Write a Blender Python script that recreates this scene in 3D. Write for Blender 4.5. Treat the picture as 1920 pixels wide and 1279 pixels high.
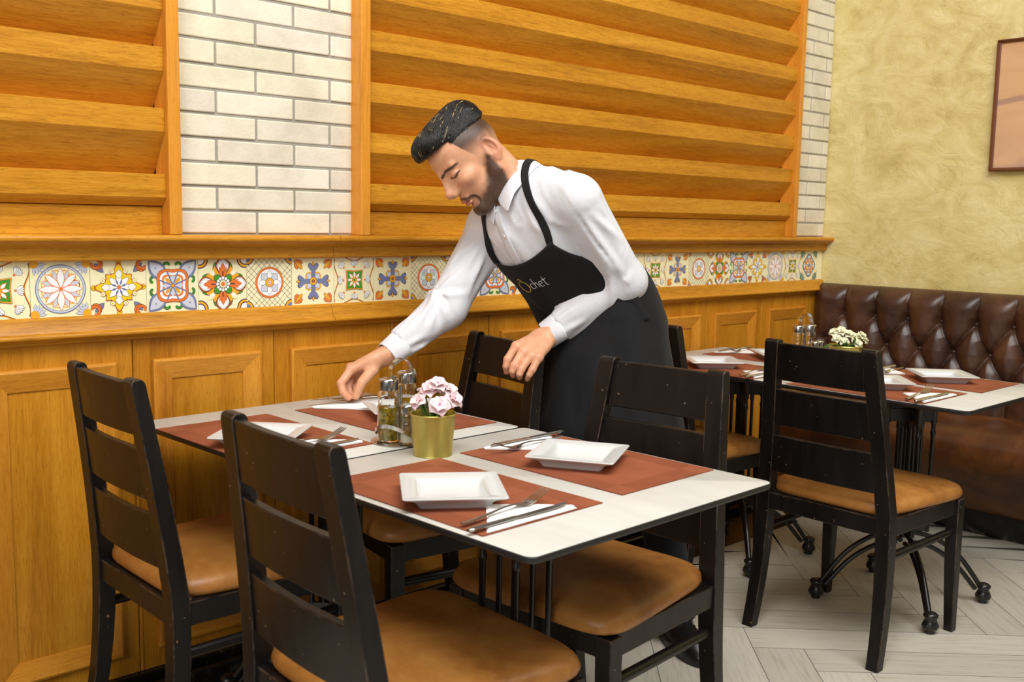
import bpy, bmesh, math, random
import numpy as np
from mathutils import Vector, Matrix, Euler
from mathutils.bvhtree import BVHTree

for _o in list(bpy.data.objects): bpy.data.objects.remove(_o)
SC = bpy.context.scene
COL = SC.collection
PI = math.pi

# ---------------------------------------------------------------- camera
cam_d = bpy.data.cameras.new('camera'); cam = bpy.data.objects.new('camera', cam_d); COL.objects.link(cam)
_r = Vector((0.73041634, -0.68275603, 0.0183351)); _u = Vector((0.06734459, 0.09870776, 0.99283507)); _f = Vector((0.67967395, 0.72394819, -0.11807768))
cam.matrix_world = Matrix(((_r.x, _u.x, -_f.x, -4.28945), (_r.y, _u.y, -_f.y, -2.47735), (_r.z, _u.z, -_f.z, 1.22070), (0, 0, 0, 1)))
cam_d.sensor_width = 36; cam_d.lens = 1911.73 * 36 / 1920; cam_d.clip_start = 0.05
cam_d.dof.use_dof = True; cam_d.dof.focus_distance = 2.75; cam_d.dof.aperture_fstop = 6.3
SC.camera = cam

# ---------------------------------------------------------------- light
W = bpy.data.worlds.new('world'); SC.world = W; W.use_nodes = True
W.node_tree.nodes['Background'].inputs[0].default_value = (0.93, 0.96, 1.0, 1)
W.node_tree.nodes['Background'].inputs[1].default_value = 0.13
def area(name, loc, target, sx, sy, power, color=(1, 1, 1)):
    d = bpy.data.lights.new(name, 'AREA'); d.shape = 'RECTANGLE'; d.size = sx; d.size_y = sy; d.energy = power; d.color = color
    o = bpy.data.objects.new(name, d); COL.objects.link(o); o.location = loc
    o.rotation_euler = (Vector(target) - Vector(loc)).to_track_quat('-Z', 'Y').to_euler()
    return o
area('window_daylight_left', (-7.0, -3.0, 2.6), (-2.4, -0.6, 0.8), 3.2, 2.2, 100, (1.0, 0.99, 0.97))
area('added_overhead_light', (-3.2, -2.7, 4.5), (-2.1, -0.2, 1.0), 4.2, 1.8, 285, (1.0, 0.985, 0.955))  # added unseen overhead lamp, set steep so the louvre undersides stay dark
SC.view_settings.view_transform = 'Standard'; SC.view_settings.look = 'None'
SC.view_settings.exposure = -0.10; SC.view_settings.gamma = 1.0; SC.view_settings.use_curve_mapping = False

# ---------------------------------------------------------------- helpers
def lin(c):
    c = c / 255.0
    return c / 12.92 if c <= 0.04045 else ((c + 0.055) / 1.055) ** 2.4
def rgb(r, g, b): return (lin(r), lin(g), lin(b), 1.0)

class MB:
    """collects vertices / faces / face colours and links them as one mesh object"""
    def __init__(s): s.v = []; s.f = []; s.c = []; s.col = (1, 1, 1, 1)
    def face(s, idx): s.f.append(tuple(idx)); s.c.append(s.col)
    def add(s, verts, faces, M=None):
        n = len(s.v)
        s.v += [tuple(M @ Vector(p)) if M else tuple(p) for p in verts]
        for f in faces: s.face([i + n for i in f])
    def box(s, x0, x1, y0, y1, z0, z1, M=None):
        s.add([(x0, y0, z0), (x1, y0, z0), (x1, y1, z0), (x0, y1, z0), (x0, y0, z1), (x1, y0, z1), (x1, y1, z1), (x0, y1, z1)],
              [(3, 2, 1, 0), (4, 5, 6, 7), (0, 1, 5, 4), (1, 2, 6, 5), (2, 3, 7, 6), (3, 0, 4, 7)], M)
    def prism(s, poly, axis, a, b, M=None):
        # poly: list of 2-D points in the two remaining axes (in order), extruded from a to b along axis
        n = len(poly)
        def P(p, t):
            return (t, p[0], p[1]) if axis == 'x' else (p[0], t, p[1]) if axis == 'y' else (p[0], p[1], t)
        vs = [P(p, a) for p in poly] + [P(p, b) for p in poly]
        fs = [tuple(range(n - 1, -1, -1)), tuple(range(n, 2 * n))] + [(i, (i + 1) % n, n + (i + 1) % n, n + i) for i in range(n)]
        s.add(vs, fs, M)
    def loft(s, rings, M=None, cap0=True, cap1=True, closed=True):
        n = len(rings[0]); vs = [p for r in rings for p in r]; fs = []
        for i in range(len(rings) - 1):
            for j in range(n if closed else n - 1):
                k = (j + 1) % n
                fs.append((i * n + j, i * n + k, (i + 1) * n + k, (i + 1) * n + j))
        if cap0: fs.append(tuple(range(n - 1, -1, -1)))
        if cap1: fs.append(tuple((len(rings) - 1) * n + j for j in range(n)))
        s.add(vs, fs, M)
    def lathe(s, prof, seg=28, M=None, cap0=True, cap1=True):
        s.loft([[(r * math.cos(2 * PI * j / seg), r * math.sin(2 * PI * j / seg), z) for j in range(seg)] for r, z in prof], M, cap0, cap1)
    def tube(s, pts, rad, seg=10, M=None, flat=1.0, up=None):
        pts = [Vector(p) for p in pts]; n = len(pts); rings = []
        if not hasattr(rad, '__len__'): rad = [rad] * n
        prev = None
        for i, p in enumerate(pts):
            t = (pts[min(i + 1, n - 1)] - pts[max(i - 1, 0)]).normalized()
            if up is not None: a = Vector(up) - t * t.dot(Vector(up))
            elif prev is None: a = t.orthogonal()
            else: a = prev - t * t.dot(prev)
            if a.length < 1e-6: a = t.orthogonal()
            a.normalize(); prev = a; b = t.cross(a)
            rings.append([tuple(p + rad[i] * (flat * math.cos(2 * PI * k / seg) * a + math.sin(2 * PI * k / seg) * b)) for k in range(seg)])
        s.loft(rings, M)
    def build(s, name, mat, parent=None, smooth=False, bevel=0, bseg=2, subd=0, angle=40, colors=False, loc=None):
        me = bpy.data.meshes.new(name); me.from_pydata(s.v, [], s.f); me.validate(); me.update()
        if colors:
            at = me.color_attributes.new('paint', 'FLOAT_COLOR', 'CORNER')
            buf = np.zeros((len(me.loops), 4), np.float32); k = 0
            for p in me.polygons:
                buf[p.loop_start:p.loop_start + p.loop_total] = s.c[p.index]
            at.data.foreach_set('color', buf.ravel())
        return link(name, me, mat, parent, smooth, bevel, bseg, subd, angle, loc)

def link(name, me, mat, parent=None, smooth=False, bevel=0, bseg=2, subd=0, angle=40, loc=None):
    o = bpy.data.objects.new(name, me); COL.objects.link(o)
    if mat:
        me.materials.append(mat)
    if smooth:
        me.polygons.foreach_set('use_smooth', [True] * len(me.polygons))
        if smooth != 'all':
            es = me.edges; bm = bmesh.new(); bm.from_mesh(me)
            for e in bm.edges:
                if len(e.link_faces) == 2 and e.calc_face_angle(0) > math.radians(angle): e.smooth = False
            bm.to_mesh(me); bm.free()
    if bevel:
        m = o.modifiers.new('bevel', 'BEVEL'); m.width = bevel; m.segments = bseg; m.limit_method = 'ANGLE'; m.angle_limit = math.radians(35); m.harden_normals = False
    if subd:
        m = o.modifiers.new('subd', 'SUBSURF'); m.levels = subd; m.render_levels = subd
    if parent is not None: o.parent = parent
    if loc is not None: o.location = loc
    return o
def thing(name, label, cat, loc=(0, 0, 0), rz=0.0, group=None):
    o = bpy.data.objects.new(name, None); COL.objects.link(o); o.empty_display_size = 0.05
    o.location = loc; o.rotation_euler = (0, 0, rz)
    return tag(o, label, cat, group)
def tag(o, label, cat, group=None):
    o['label'] = label; o['category'] = cat
    if group: o['group'] = group
    return o
def struct(o): o['kind'] = 'structure'; return o
def kids(o): return [c for c in bpy.data.objects if c.parent == o]
def dup(root, loc, rz, label, group=None):
    def cp(o, par):
        c = o.copy(); COL.objects.link(c)
        if par is not None: c.parent = par
        for ch in kids(o): cp(ch, c)
        return c
    r = cp(root, None); r.location = loc; r.rotation_euler = (0, 0, rz); r['label'] = label
    if group: r['group'] = group
    return r
def rotz(a): return Matrix.Rotation(a, 4, 'Z')
def T(x, y, z): return Matrix.Translation((x, y, z))
def catmull(pts, n=8):
    pts = [Vector(p) for p in pts]; out = []
    for i in range(len(pts) - 1):
        p0 = pts[max(i - 1, 0)]; p1 = pts[i]; p2 = pts[i + 1]; p3 = pts[min(i + 2, len(pts) - 1)]
        for k in range(n):
            t = k / n
            out.append(0.5 * ((2 * p1) + (p2 - p0) * t + (2 * p0 - 5 * p1 + 4 * p2 - p3) * t * t + (3 * p1 - p0 - 3 * p2 + p3) * t ** 3))
    out.append(pts[-1]); return out

# ---------------------------------------------------------------- materials
class NT:
    def __init__(s, name):
        s.m = bpy.data.materials.new(name); s.m.use_nodes = True; s.t = s.m.node_tree
        s.b = s.t.nodes['Principled BSDF']; s.tc = None
    def n(s, typ, **kw):
        x = s.t.nodes.new(typ)
        for k, v in kw.items():
            if k.startswith('i_'): x.inputs[k[2:].replace('_', ' ')].default_value = v
            else: setattr(x, k, v)
        return x
    def l(s, a, b): s.t.links.new(a, b)
    def co(s, scale=(1, 1, 1), kind='Object', rot=(0, 0, 0)):
        if s.tc is None: s.tc = s.n('ShaderNodeTexCoord')
        mp = s.n('ShaderNodeMapping'); mp.inputs['Scale'].default_value = scale; mp.inputs['Rotation'].default_value = rot
        s.l(s.tc.outputs[kind], mp.inputs[0]); return mp.outputs[0]
    def noise(s, vec, scale=5, detail=4, rough=0.55, dist=0.0):
        x = s.n('ShaderNodeTexNoise'); x.inputs['Scale'].default_value = scale; x.inputs['Detail'].default_value = detail
        x.inputs['Roughness'].default_value = rough; x.inputs['Distortion'].default_value = dist
        s.l(vec, x.inputs['Vector']); return x.outputs[0]
    def ramp(s, fac, stops, interp='LINEAR'):
        x = s.n('ShaderNodeValToRGB'); cr = x.color_ramp; cr.interpolation = interp
        while len(cr.elements) < len(stops): cr.elements.new(0.5)
        for e, (p, c) in zip(cr.elements, stops): e.position = p; e.color = c
        s.l(fac, x.inputs[0]); return x.outputs[0]
    def mix(s, a, b, fac, mode='MIX'):
        x = s.n('ShaderNodeMix', data_type='RGBA', blend_type=mode)
        for sock, v in ((x.inputs[6], a), (x.inputs[7], b), (x.inputs[0], fac)):
            if hasattr(v, 'is_output'): s.l(v, sock)
            else: sock.default_value = v
        return x.outputs[2]
    def math(s, op, a, b=0.5):
        x = s.n('ShaderNodeMath', operation=op)
        for sock, v in ((x.inputs[0], a), (x.inputs[1], b)):
            if hasattr(v, 'is_output'): s.l(v, sock)
            else: sock.default_value = v
        return x.outputs[0]
    def bump(s, h, strength=0.3, dist=0.01, prev=None):
        x = s.n('ShaderNodeBump'); x.inputs['Strength'].default_value = strength; x.inputs['Distance'].default_value = dist
        s.l(h, x.inputs['Height'])
        if prev is not None: s.l(prev, x.inputs['Normal'])
        return x.outputs[0]
    def fin(s, color=None, rough=0.5, normal=None, metal=0.0, spec=0.5, **kw):
        b = s.b
        if color is not None:
            if hasattr(color, 'is_output'): s.l(color, b.inputs['Base Color'])
            else: b.inputs['Base Color'].default_value = color
        if hasattr(rough, 'is_output'): s.l(rough, b.inputs['Roughness'])
        else: b.inputs['Roughness'].default_value = rough
        b.inputs['Metallic'].default_value = metal; b.inputs['Specular IOR Level'].default_value = spec
        for k, v in kw.items(): b.inputs[k.replace('_', ' ')].default_value = v
        if normal is not None: s.l(normal, b.inputs['Normal'])
        return s.m
M = {}
def oak(name, sc, light, mid, dark, rough=0.38):
    t = NT(name)
    fine = t.noise(t.co((sc[0] * 6, sc[1] * 6, sc[2] * 6)), 22, 5, 0.65)
    broad = t.noise(t.co(sc), 5, 5, 0.6, 1.6)
    f = t.math('ADD', t.math('MULTIPLY', fine, 0.45), t.math('MULTIPLY', broad, 0.55))
    col = t.ramp(f, [(0.30, dark), (0.47, mid), (0.64, light)])
    pores = t.noise(t.co((sc[0] * 14, sc[1] * 14, sc[2] * 14)), 26, 2, 0.5)
    col = t.mix(col, dark, t.math('MULTIPLY', t.math('GREATER_THAN', pores, 0.63), 0.55))
    return t.fin(col, rough, t.bump(f, 0.12, 0.004), spec=0.35)
WL, WM, WD = rgb(215, 153, 46), rgb(193, 129, 29), rgb(142, 89, 12)
M['oak_x'] = oak('oak_horizontal_grain', (0.12, 1.6, 1.6), WL, WM, WD)
M['oak_z'] = oak('oak_vertical_grain', (1.6, 1.6, 0.10), rgb(206, 143, 40), rgb(186, 121, 25), rgb(140, 85, 12))
M['oak_post'] = oak('oak_post', (2.2, 2.2, 0.10), rgb(226, 156, 58), rgb(212, 140, 46), rgb(178, 108, 26))
def plain(name, color, rough=0.5, metal=0.0, spec=0.5, **kw): return NT(name).fin(color, rough, None, metal, spec, **kw)
def painted(name, rough, attr='paint', spec=0.5, nz=0.0, bump=0.0, bs=60):
    t = NT(name); a = t.n('ShaderNodeAttribute', attribute_name=attr); c = a.outputs['Color']; nrm = None
    if nz:
        f = t.noise(t.co(), 7, 6, 0.65)
        c = t.mix(c, t.ramp(f, [(0.35, (1 - nz, 1 - nz * 1.1, 1 - nz * 1.3, 1)), (0.6, (1, 1, 1, 1))]), 1.0, 'MULTIPLY')
    if bump:
        nrm = t.bump(t.noise(t.co(), bs, 5, 0.7), bump, 0.004)
    return t.fin(c, rough, nrm, spec=spec)
M['brick'] = painted('cream_brick', 0.8, nz=0.16, bump=0.35, bs=90)
M['tile'] = painted('glazed_tile', 0.14, spec=0.5)
M['plank'] = None
def plank_mat():
    t = NT('floor_plank'); a = t.n('ShaderNodeAttribute', attribute_name='paint')
    g1 = t.n('ShaderNodeAttribute', attribute_name='grain')
    n1 = t.n('ShaderNodeTexNoise'); n1.inputs['Scale'].default_value = 1.0; n1.inputs['Detail'].default_value = 6; n1.inputs['Roughness'].default_value = 0.7
    t.l(g1.outputs['Vector'], n1.inputs['Vector'])
    c = t.mix(a.outputs['Color'], t.ramp(n1.outputs[0], [(0.33, rgb(206, 198, 182)), (0.5, (1, 1, 1, 1)), (0.7, (1, 1, 1, 1))]), 0.6, 'MULTIPLY')
    return t.fin(c, 0.42, t.bump(n1.outputs[0], 0.15, 0.002), spec=0.4)
M['plank'] = plank_mat()
M['grout'] = plain('dark_grout', rgb(70, 64, 56), 0.9)
def plaster():
    t = NT('ochre_plaster')
    big = t.noise(t.co(), 3.2, 7, 0.66, 1.2)
    st = t.noise(t.co((1, 0.6, 1), rot=(0.7, 0, 0)), 9, 5, 0.6, 2.2)
    f = t.math('ADD', t.math('MULTIPLY', big, 0.6), t.math('MULTIPLY', st, 0.4))
    col = t.ramp(f, [(0.34, rgb(188, 169, 102)), (0.47, rgb(211, 193, 128)), (0.62, rgb(226, 211, 153))])
    v = t.n('ShaderNodeTexVoronoi', feature='DISTANCE_TO_EDGE'); v.inputs['Scale'].default_value = 5.5
    wob = t.noise(t.co(), 4, 3, 0.6)
    mp = t.n('ShaderNodeVectorMath', operation='ADD'); t.l(t.co((1, 0.9, 0.7), rot=(0.6, 0, 0)), mp.inputs[0])
    cm = t.n('ShaderNodeCombineXYZ'); t.l(wob, cm.inputs[1]); t.l(big, cm.inputs[2]); t.l(cm.outputs[0], mp.inputs[1]); t.l(mp.outputs[0], v.inputs['Vector'])
    cr = t.ramp(v.outputs['Distance'], [(0.0, (0, 0, 0, 1)), (0.045, (1, 1, 1, 1))])
    h = t.math('ADD', t.math('MULTIPLY', cr, 0.25), st)
    return t.fin(col, 0.62, t.bump(h, 0.35, 0.012), spec=0.3)
M['plaster'] = plaster()
M['mortar'] = NT('grey_mortar').fin(rgb(158, 152, 140), 0.95)
M['panel_line'] = plain('panel_gap', rgb(86, 48, 12), 0.8)
def marble():
    t = NT('dark_marble'); f = t.noise(t.co(), 9, 8, 0.7, 2.0)
    return t.fin(t.ramp(f, [(0.45, rgb(16, 15, 14)), (0.58, rgb(30, 28, 26)), (0.68, rgb(92, 84, 74))]), 0.25)
M['marble'] = marble()
def leather(name, a, b, c, rough, sc=5, crease=0.35, fine=220):
    t = NT(name); f = t.noise(t.co(), sc, 7, 0.68, 0.4)
    col = t.ramp(f, [(0.34, c), (0.5, b), (0.66, a)])
    v = t.n('ShaderNodeTexVoronoi', feature='DISTANCE_TO_EDGE'); v.inputs['Scale'].default_value = fine; t.l(t.co(), v.inputs['Vector'])
    g = t.noise(t.co(), 38, 5, 0.7, 1.5)
    h = t.math('ADD', t.math('MULTIPLY', v.outputs['Distance'], 0.5), t.math('MULTIPLY', g, 0.5))
    return t.fin(col, rough, t.bump(h, crease, 0.002), spec=0.5)
M['tan_leather'] = leather('tan_leatherette', rgb(188, 131, 64), rgb(168, 110, 49), rgb(136, 84, 34), 0.42)
M['brown_leather'] = leather('chestnut_leather', rgb(92, 59, 38), rgb(70, 43, 28), rgb(50, 29, 18), 0.37, 4, 0.2)
M['seat_leather'] = leather('worn_brown_leather', rgb(112, 66, 26), rgb(82, 46, 20), rgb(56, 31, 16), 0.36, 3.2, 0.2)
def blackwood():
    t = NT('black_stained_wood')
    f = t.noise(t.co((1.5, 1.5, 0.3)), 14, 4, 0.6)
    base = t.ramp(f, [(0.3, rgb(15, 12, 11)), (0.7, rgb(25, 20, 18))])
    bv = t.n('ShaderNodeBevel', samples=4); bv.inputs['Radius'].default_value = 0.0045
    ge = t.n('ShaderNodeNewGeometry'); dt = t.n('ShaderNodeVectorMath', operation='DOT_PRODUCT')
    t.l(bv.outputs[0], dt.inputs[0]); t.l(ge.outputs['Normal'], dt.inputs[1])
    edge = t.ramp(dt.outputs['Value'], [(0.80, (1, 1, 1, 1)), (0.97, (0, 0, 0, 1))])
    wn = t.noise(t.co(), 16, 5, 0.7)
    wear = t.math('MULTIPLY', edge, t.ramp(wn, [(0.46, (0, 0, 0, 1)), (0.60, (1, 1, 1, 1))]))
    spots = t.noise(t.co(), 75, 2, 0.5)
    wear2 = t.math('MAXIMUM', wear, t.math('MULTIPLY', t.math('GREATER_THAN', spots, 0.745), 0.6))
    col = t.mix(base, rgb(150, 122, 100), wear2)
    return t.fin(col, t.ramp(f, [(0.3, (0.32, 0.32, 0.32, 1)), (0.7, (0.44, 0.44, 0.44, 1))]), spec=0.36)
M['blackwood'] = blackwood()
M['castiron'] = plain('black_cast_iron', rgb(17, 16, 16), 0.33, 0.0, 0.6)
def laminate():
    t = NT('pale_laminate'); f = t.noise(t.co((1, 0.25, 1)), 9, 6, 0.6)
    return t.fin(t.ramp(f, [(0.35, rgb(197, 195, 186)), (0.65, rgb(209, 207, 199))]), 0.38, spec=0.4)
M['laminate'] = laminate()
M['core'] = plain('dark_core_edge', rgb(30, 27, 26), 0.5)
def mat_weave():
    t = NT('rust_woven_mat'); w = t.n('ShaderNodeTexWave', wave_type='BANDS', bands_direction='X'); w.inputs['Scale'].default_value = 160; t.l(t.co(), w.inputs['Vector'])
    w2 = t.n('ShaderNodeTexWave', wave_type='BANDS', bands_direction='Y'); w2.inputs['Scale'].default_value = 160; t.l(t.co(), w2.inputs['Vector'])
    f = t.noise(t.co(), 9, 5, 0.6); h = t.math('ADD', w.outputs['Fac'], w2.outputs['Fac'])
    a = t.n('ShaderNodeAttribute', attribute_name='paint')
    c = t.mix(a.outputs['Color'], t.ramp(f, [(0.3, (0.86, 0.84, 0.82, 1)), (0.7, (1.06, 1.04, 1.02, 1))]), 1.0, 'MULTIPLY')
    return t.fin(c, 0.72, t.bump(h, 0.12, 0.0008), spec=0.3)
M['mat'] = mat_weave()
M['china'] = plain('white_china', rgb(208, 208, 205), 0.16, 0, 0.5)
M['steel'] = plain('polished_steel', rgb(190, 187, 180), 0.22, 1.0)
M['chrome'] = plain('brushed_chrome', rgb(205, 204, 200), 0.18, 1.0)
M['paper'] = NT('white_paper_napkin').fin(rgb(242, 241, 238), 0.85)
def goldpot():
    t = NT('gold_metal'); f = t.noise(t.co(), 40, 3, 0.5)
    return t.fin(t.ramp(f, [(0.3, rgb(196, 182, 92)), (0.7, rgb(206, 192, 104))]), 0.34, metal=0.8)
M['gold'] = goldpot()
M['soil'] = NT('dark_soil').fin(rgb(26, 20, 20), 0.95)
M['stem'] = plain('green_stem', rgb(84, 130, 44), 0.5)
M['leaf'] = plain('green_leaf', rgb(66, 104, 44), 0.5)
def petal(name, a, b):
    t = NT(name); f = t.noise(t.co(), 60, 3, 0.6)
    return t.fin(t.ramp(f, [(0.35, a), (0.65, b)]), 0.7, Subsurface_Weight=0.15)
M['pink_petal'] = petal('pink_petal', rgb(240, 196, 200), rgb(250, 230, 226))
M['pink_core'] = plain('pink_core', rgb(226, 120, 160), 0.7)
M['cream_petal'] = petal('cream_petal', rgb(228, 222, 176), rgb(244, 240, 206))
def glass(name, color, rough=0.02): return NT(name).fin(color, rough, None, 0.0, 0.5, Transmission_Weight=1.0, IOR=1.45)
M['glass'] = glass('clear_glass', (0.96, 0.98, 0.97, 1))
def oilmat():
    t = NT('olive_oil'); f = t.noise(t.co(), 70, 4, 0.6, 1.5)
    return t.fin(t.ramp(f, [(0.38, rgb(112, 98, 6)), (0.55, rgb(186, 156, 14)), (0.7, rgb(214, 186, 40))]), 0.08, None, 0, 0.5, Transmission_Weight=0.35, IOR=1.4)
M['oil'] = oilmat(); M['herb'] = plain('steeped_herbs', rgb(150, 134, 32), 0.6)
M['vinegar'] = NT('amber_oil').fin(rgb(222, 164, 24), 0.08, None, 0, 0.5, Transmission_Weight=0.45, IOR=1.4)
M['salt'] = plain('coarse_salt', rgb(224, 212, 188), 0.9); M['pepper'] = plain('ground_spice', rgb(190, 160, 110), 0.9)
# ================================================================ the setting
rnd = random.Random(7)
def floor():
    mb = MB(); w = 0.1465; n = 6; v0 = -0.216 - w * (n - 1); w0 = 1.486; s2 = math.sqrt(2); g = 0.0009
    planks = []
    for k in range(-60, 60):
        for m in range(-6, 7):
            off = 2 * n * m
            planks.append((k + off, k + off + n, k, k + 1, 0)); planks.append((k + off + n, k + off + n + 1, k + 1 - n, k + 1, 1))
    grain = []
    for a0, a1, b0, b1, o in planks:
        V = [v0 + w * a0 + g, v0 + w * a1 - g]; Q = [w0 + w * b0 + g, w0 + w * b1 - g]
        pts = []
        for vv, qq in ((V[0], Q[0]), (V[1], Q[0]), (V[1], Q[1]), (V[0], Q[1])):
            ww = -qq; pts.append(((vv + ww) / s2, (ww - vv) / s2, 0.0))
        if max(p[0] for p in pts) < -6.5 or min(p[0] for p in pts) > -0.02 or min(p[1] for p in pts) > -0.02 or max(p[1] for p in pts) < -5.0: continue
        pts = [(min(p[0], -0.002), min(p[1], -0.002), 0) for p in pts]
        t = rnd.uniform(-9, 7); mb.col = rgb(192 + t, 186 + t, 171 + t)
        mb.add(pts, [(3, 2, 1, 0)] if True else [])
        off = (rnd.uniform(0, 50), rnd.uniform(0, 50))
        for vv, qq in ((V[0], Q[0]), (V[1], Q[0]), (V[1], Q[1]), (V[0], Q[1])):
            a, b = (vv, qq) if o == 0 else (qq, vv)
            grain.append((a * 5 + off[0], b * 75 + off[1], 0.0))
    o = mb.build('floor', M['plank'], colors=True)
    at = o.data.attributes.new('grain', 'FLOAT_VECTOR', 'POINT'); at.data.foreach_set('vector', np.array(grain, np.float32).ravel())
    for p in o.data.polygons:
        if p.normal.z < 0: p.flip()
    struct(o)
    b = MB(); b.box(-6.6, 0.0, -5.1, 0.0, -0.06, -0.0012); struct(b.build('grout_bed', M['grout'], o))
floor()

b = MB(); b.box(-5.2, 0.1, 0.055, 0.155, 0.0, 2.75); WB = struct(b.build('wall_back', M['mortar']))
b = MB(); b.box(0.0, 0.1, -4.2, 0.055, 0.0, 2.75); WR = struct(b.build('wall_right', M['plaster']))

def bricks():
    mb = MB(); H = 0.0615; L = 0.2294; g = 0.0035
    zj = 1.6610; z0 = zj - 8 * H
    for (x0, x1, xj) in ((-3.16, -2.59, -3.022), (-0.33, -0.003, -0.162)):
        for i in range(0, 26):
            za, zb = z0 + i * H + g, z0 + (i + 1) * H - g
            par = (i - 7) % 2
            base = xj + (L / 2 if par else 0.0)
            k0 = int((x0 - base) / L) - 2
            for k in range(k0, k0 + 6):
                a = max(base + k * L + g, x0); c = min(base + (k + 1) * L - g, x1)
                if c - a < 0.01 or za > 2.74: continue
                t = rnd.uniform(-8, 8); u = rnd.uniform(-5, 5)
                mb.col = rgb(228 + t, 219 + t, 197 + t + u)
                dy = rnd.uniform(-0.0015, 0.0015)
                mb.box(a, c, 0.0 + dy, 0.0295, za, min(zb, 2.745))
    for (x0, x1) in ((-3.16, -2.59), (-0.33, -0.003)):
        mb.col = rgb(160, 154, 142); mb.box(x0, x1, 0.0035, 0.0295, 1.10, 2.745)
    o = mb.build('brick_facing', M['brick'], WB, bevel=0.003, bseg=2, colors=True); struct(o)
bricks()

# ------------------------------------------------ painted tiles
class Motif:
    """draws flat painted shapes on one tile: +u right, +v up, unit tile"""
    def __init__(s, mb, cx, cz, size): s.mb = mb; s.cx = cx; s.cz = cz; s.s = size; s.k = 0
    def poly(s, pts, c):
        s.k += 1; y = -0.0004 - 0.000014 * s.k; s.mb.col = c
        q = []
        for u, v in pts: q.append((s.cx + s.s * max(-0.497, min(0.497, u)), y, s.cz + s.s * max(-0.497, min(0.497, v))))
        s.mb.add(q, [tuple(range(len(q)))])
    def circ(s, u, v, r, c, n=24, ry=None):
        s.poly([(u + r * math.cos(2 * PI * i / n), v + (ry or r) * math.sin(2 * PI * i / n)) for i in range(n)], c)
    def ring(s, u, v, r, w, c, n=40):
        for i in range(n):
            a, b = 2 * PI * i / n, 2 * PI * (i + 1) / n
            s.k -= 1
            s.poly([(u + (r - w) * math.cos(a), v + (r - w) * math.sin(a)), (u + (r + w) * math.cos(a), v + (r + w) * math.sin(a)), (u + (r + w) * math.cos(b), v + (r + w) * math.sin(b)), (u + (r - w) * math.cos(b), v + (r - w) * math.sin(b))], c)
        s.k += 1
    def petal(s, u, v, ang, r0, r1, w, c, line=None, lw=0.012, p=1.0, pk=0.5):
        def shape(e):
            L = []; N = 10
            for sgn in (1, -1):
                for i in range(N + 1):
                    t = i / N if sgn > 0 else 1 - i / N
                    tt = t ** (math.log(0.5) / math.log(pk))
                    h = (w + e) * math.sin(PI * tt) ** p; r = (r0 - e) + (r1 - r0 + 2 * e) * t
                    L.append((u + r * math.cos(ang) - sgn * h * math.sin(ang), v + r * math.sin(ang) + sgn * h * math.cos(ang)))
            return L
        if line: s.poly(shape(lw), line)
        s.poly(shape(0), c)
    def line(s, pts, w, c):
        P = [Vector((p[0], p[1])) for p in pts]
        s.k += 1
        for i in range(len(P) - 1):
            d = (P[i + 1] - P[i]);
            if d.length < 1e-6: continue
            d.normalize(); n = Vector((-d.y, d.x)) * w / 2; e = d * w * 0.3
            s.k -= 0.96
            s.poly([tuple(P[i] - n - e), tuple(P[i + 1] - n + e), tuple(P[i + 1] + n + e), tuple(P[i] + n - e)], c)
    def curl(s, u, v, a0, r, w, c, turn=1, sweep=1.5, line=None):
        pts = [(u + r * (1 - 0.55 * t / 12) * math.cos(a0 + turn * sweep * PI * t / 12), v + r * (1 - 0.55 * t / 12) * math.sin(a0 + turn * sweep * PI * t / 12)) for t in range(13)]
        if line: s.line(pts, w + 0.02, line)
        s.line(pts, w, c); s.circ(pts[-1][0], pts[-1][1], w * 0.8, c, 10)
OR, YE, GO, BL, GR, WH, LG, CR, DK, BR = rgb(232, 124, 60), rgb(247, 208, 40), rgb(240, 172, 52), rgb(120, 128, 166), rgb(74, 150, 52), rgb(246, 246, 246), rgb(206, 210, 222), rgb(248, 240, 196), rgb(62, 54, 70), rgb(150, 74, 34)
def rots(n, off=0.0): return [off + 2 * PI * i / n for i in range(n)]
def m_rosette(m):
    for a in rots(4, PI / 4):
        cu, cv = 0.62 * math.cos(a), 0.62 * math.sin(a)
        for d in (-0.7, -0.35, 0, 0.35, 0.7): m.petal(cu, cv, a + PI + d, 0.06, 0.2, 0.02, LG, BL, 0.006)
        m.circ(cu, cv, 0.08, GO)
    m.circ(0, 0, 0.42, BL, 48); m.circ(0, 0, 0.405, LG, 48); m.circ(0, 0, 0.38, BL, 48); m.circ(0, 0, 0.37, CR, 48)
    for a in rots(12, PI / 12): m.ring(0.24 * math.cos(a), 0.24 * math.sin(a), 0.085, 0.008, GO, 16)
    for a in rots(8, PI / 8): m.petal(0, 0, a, 0.03, 0.35, 0.045, LG, OR, 0.011)
    for a in rots(4, PI / 4): m.petal(0, 0, a, 0.03, 0.36, 0.05, WH, OR, 0.012)
    for a in rots(4): m.petal(0, 0, a, 0.02, 0.36, 0.055, WH, OR, 0.012)
    m.circ(0, 0, 0.03, OR)
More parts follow.
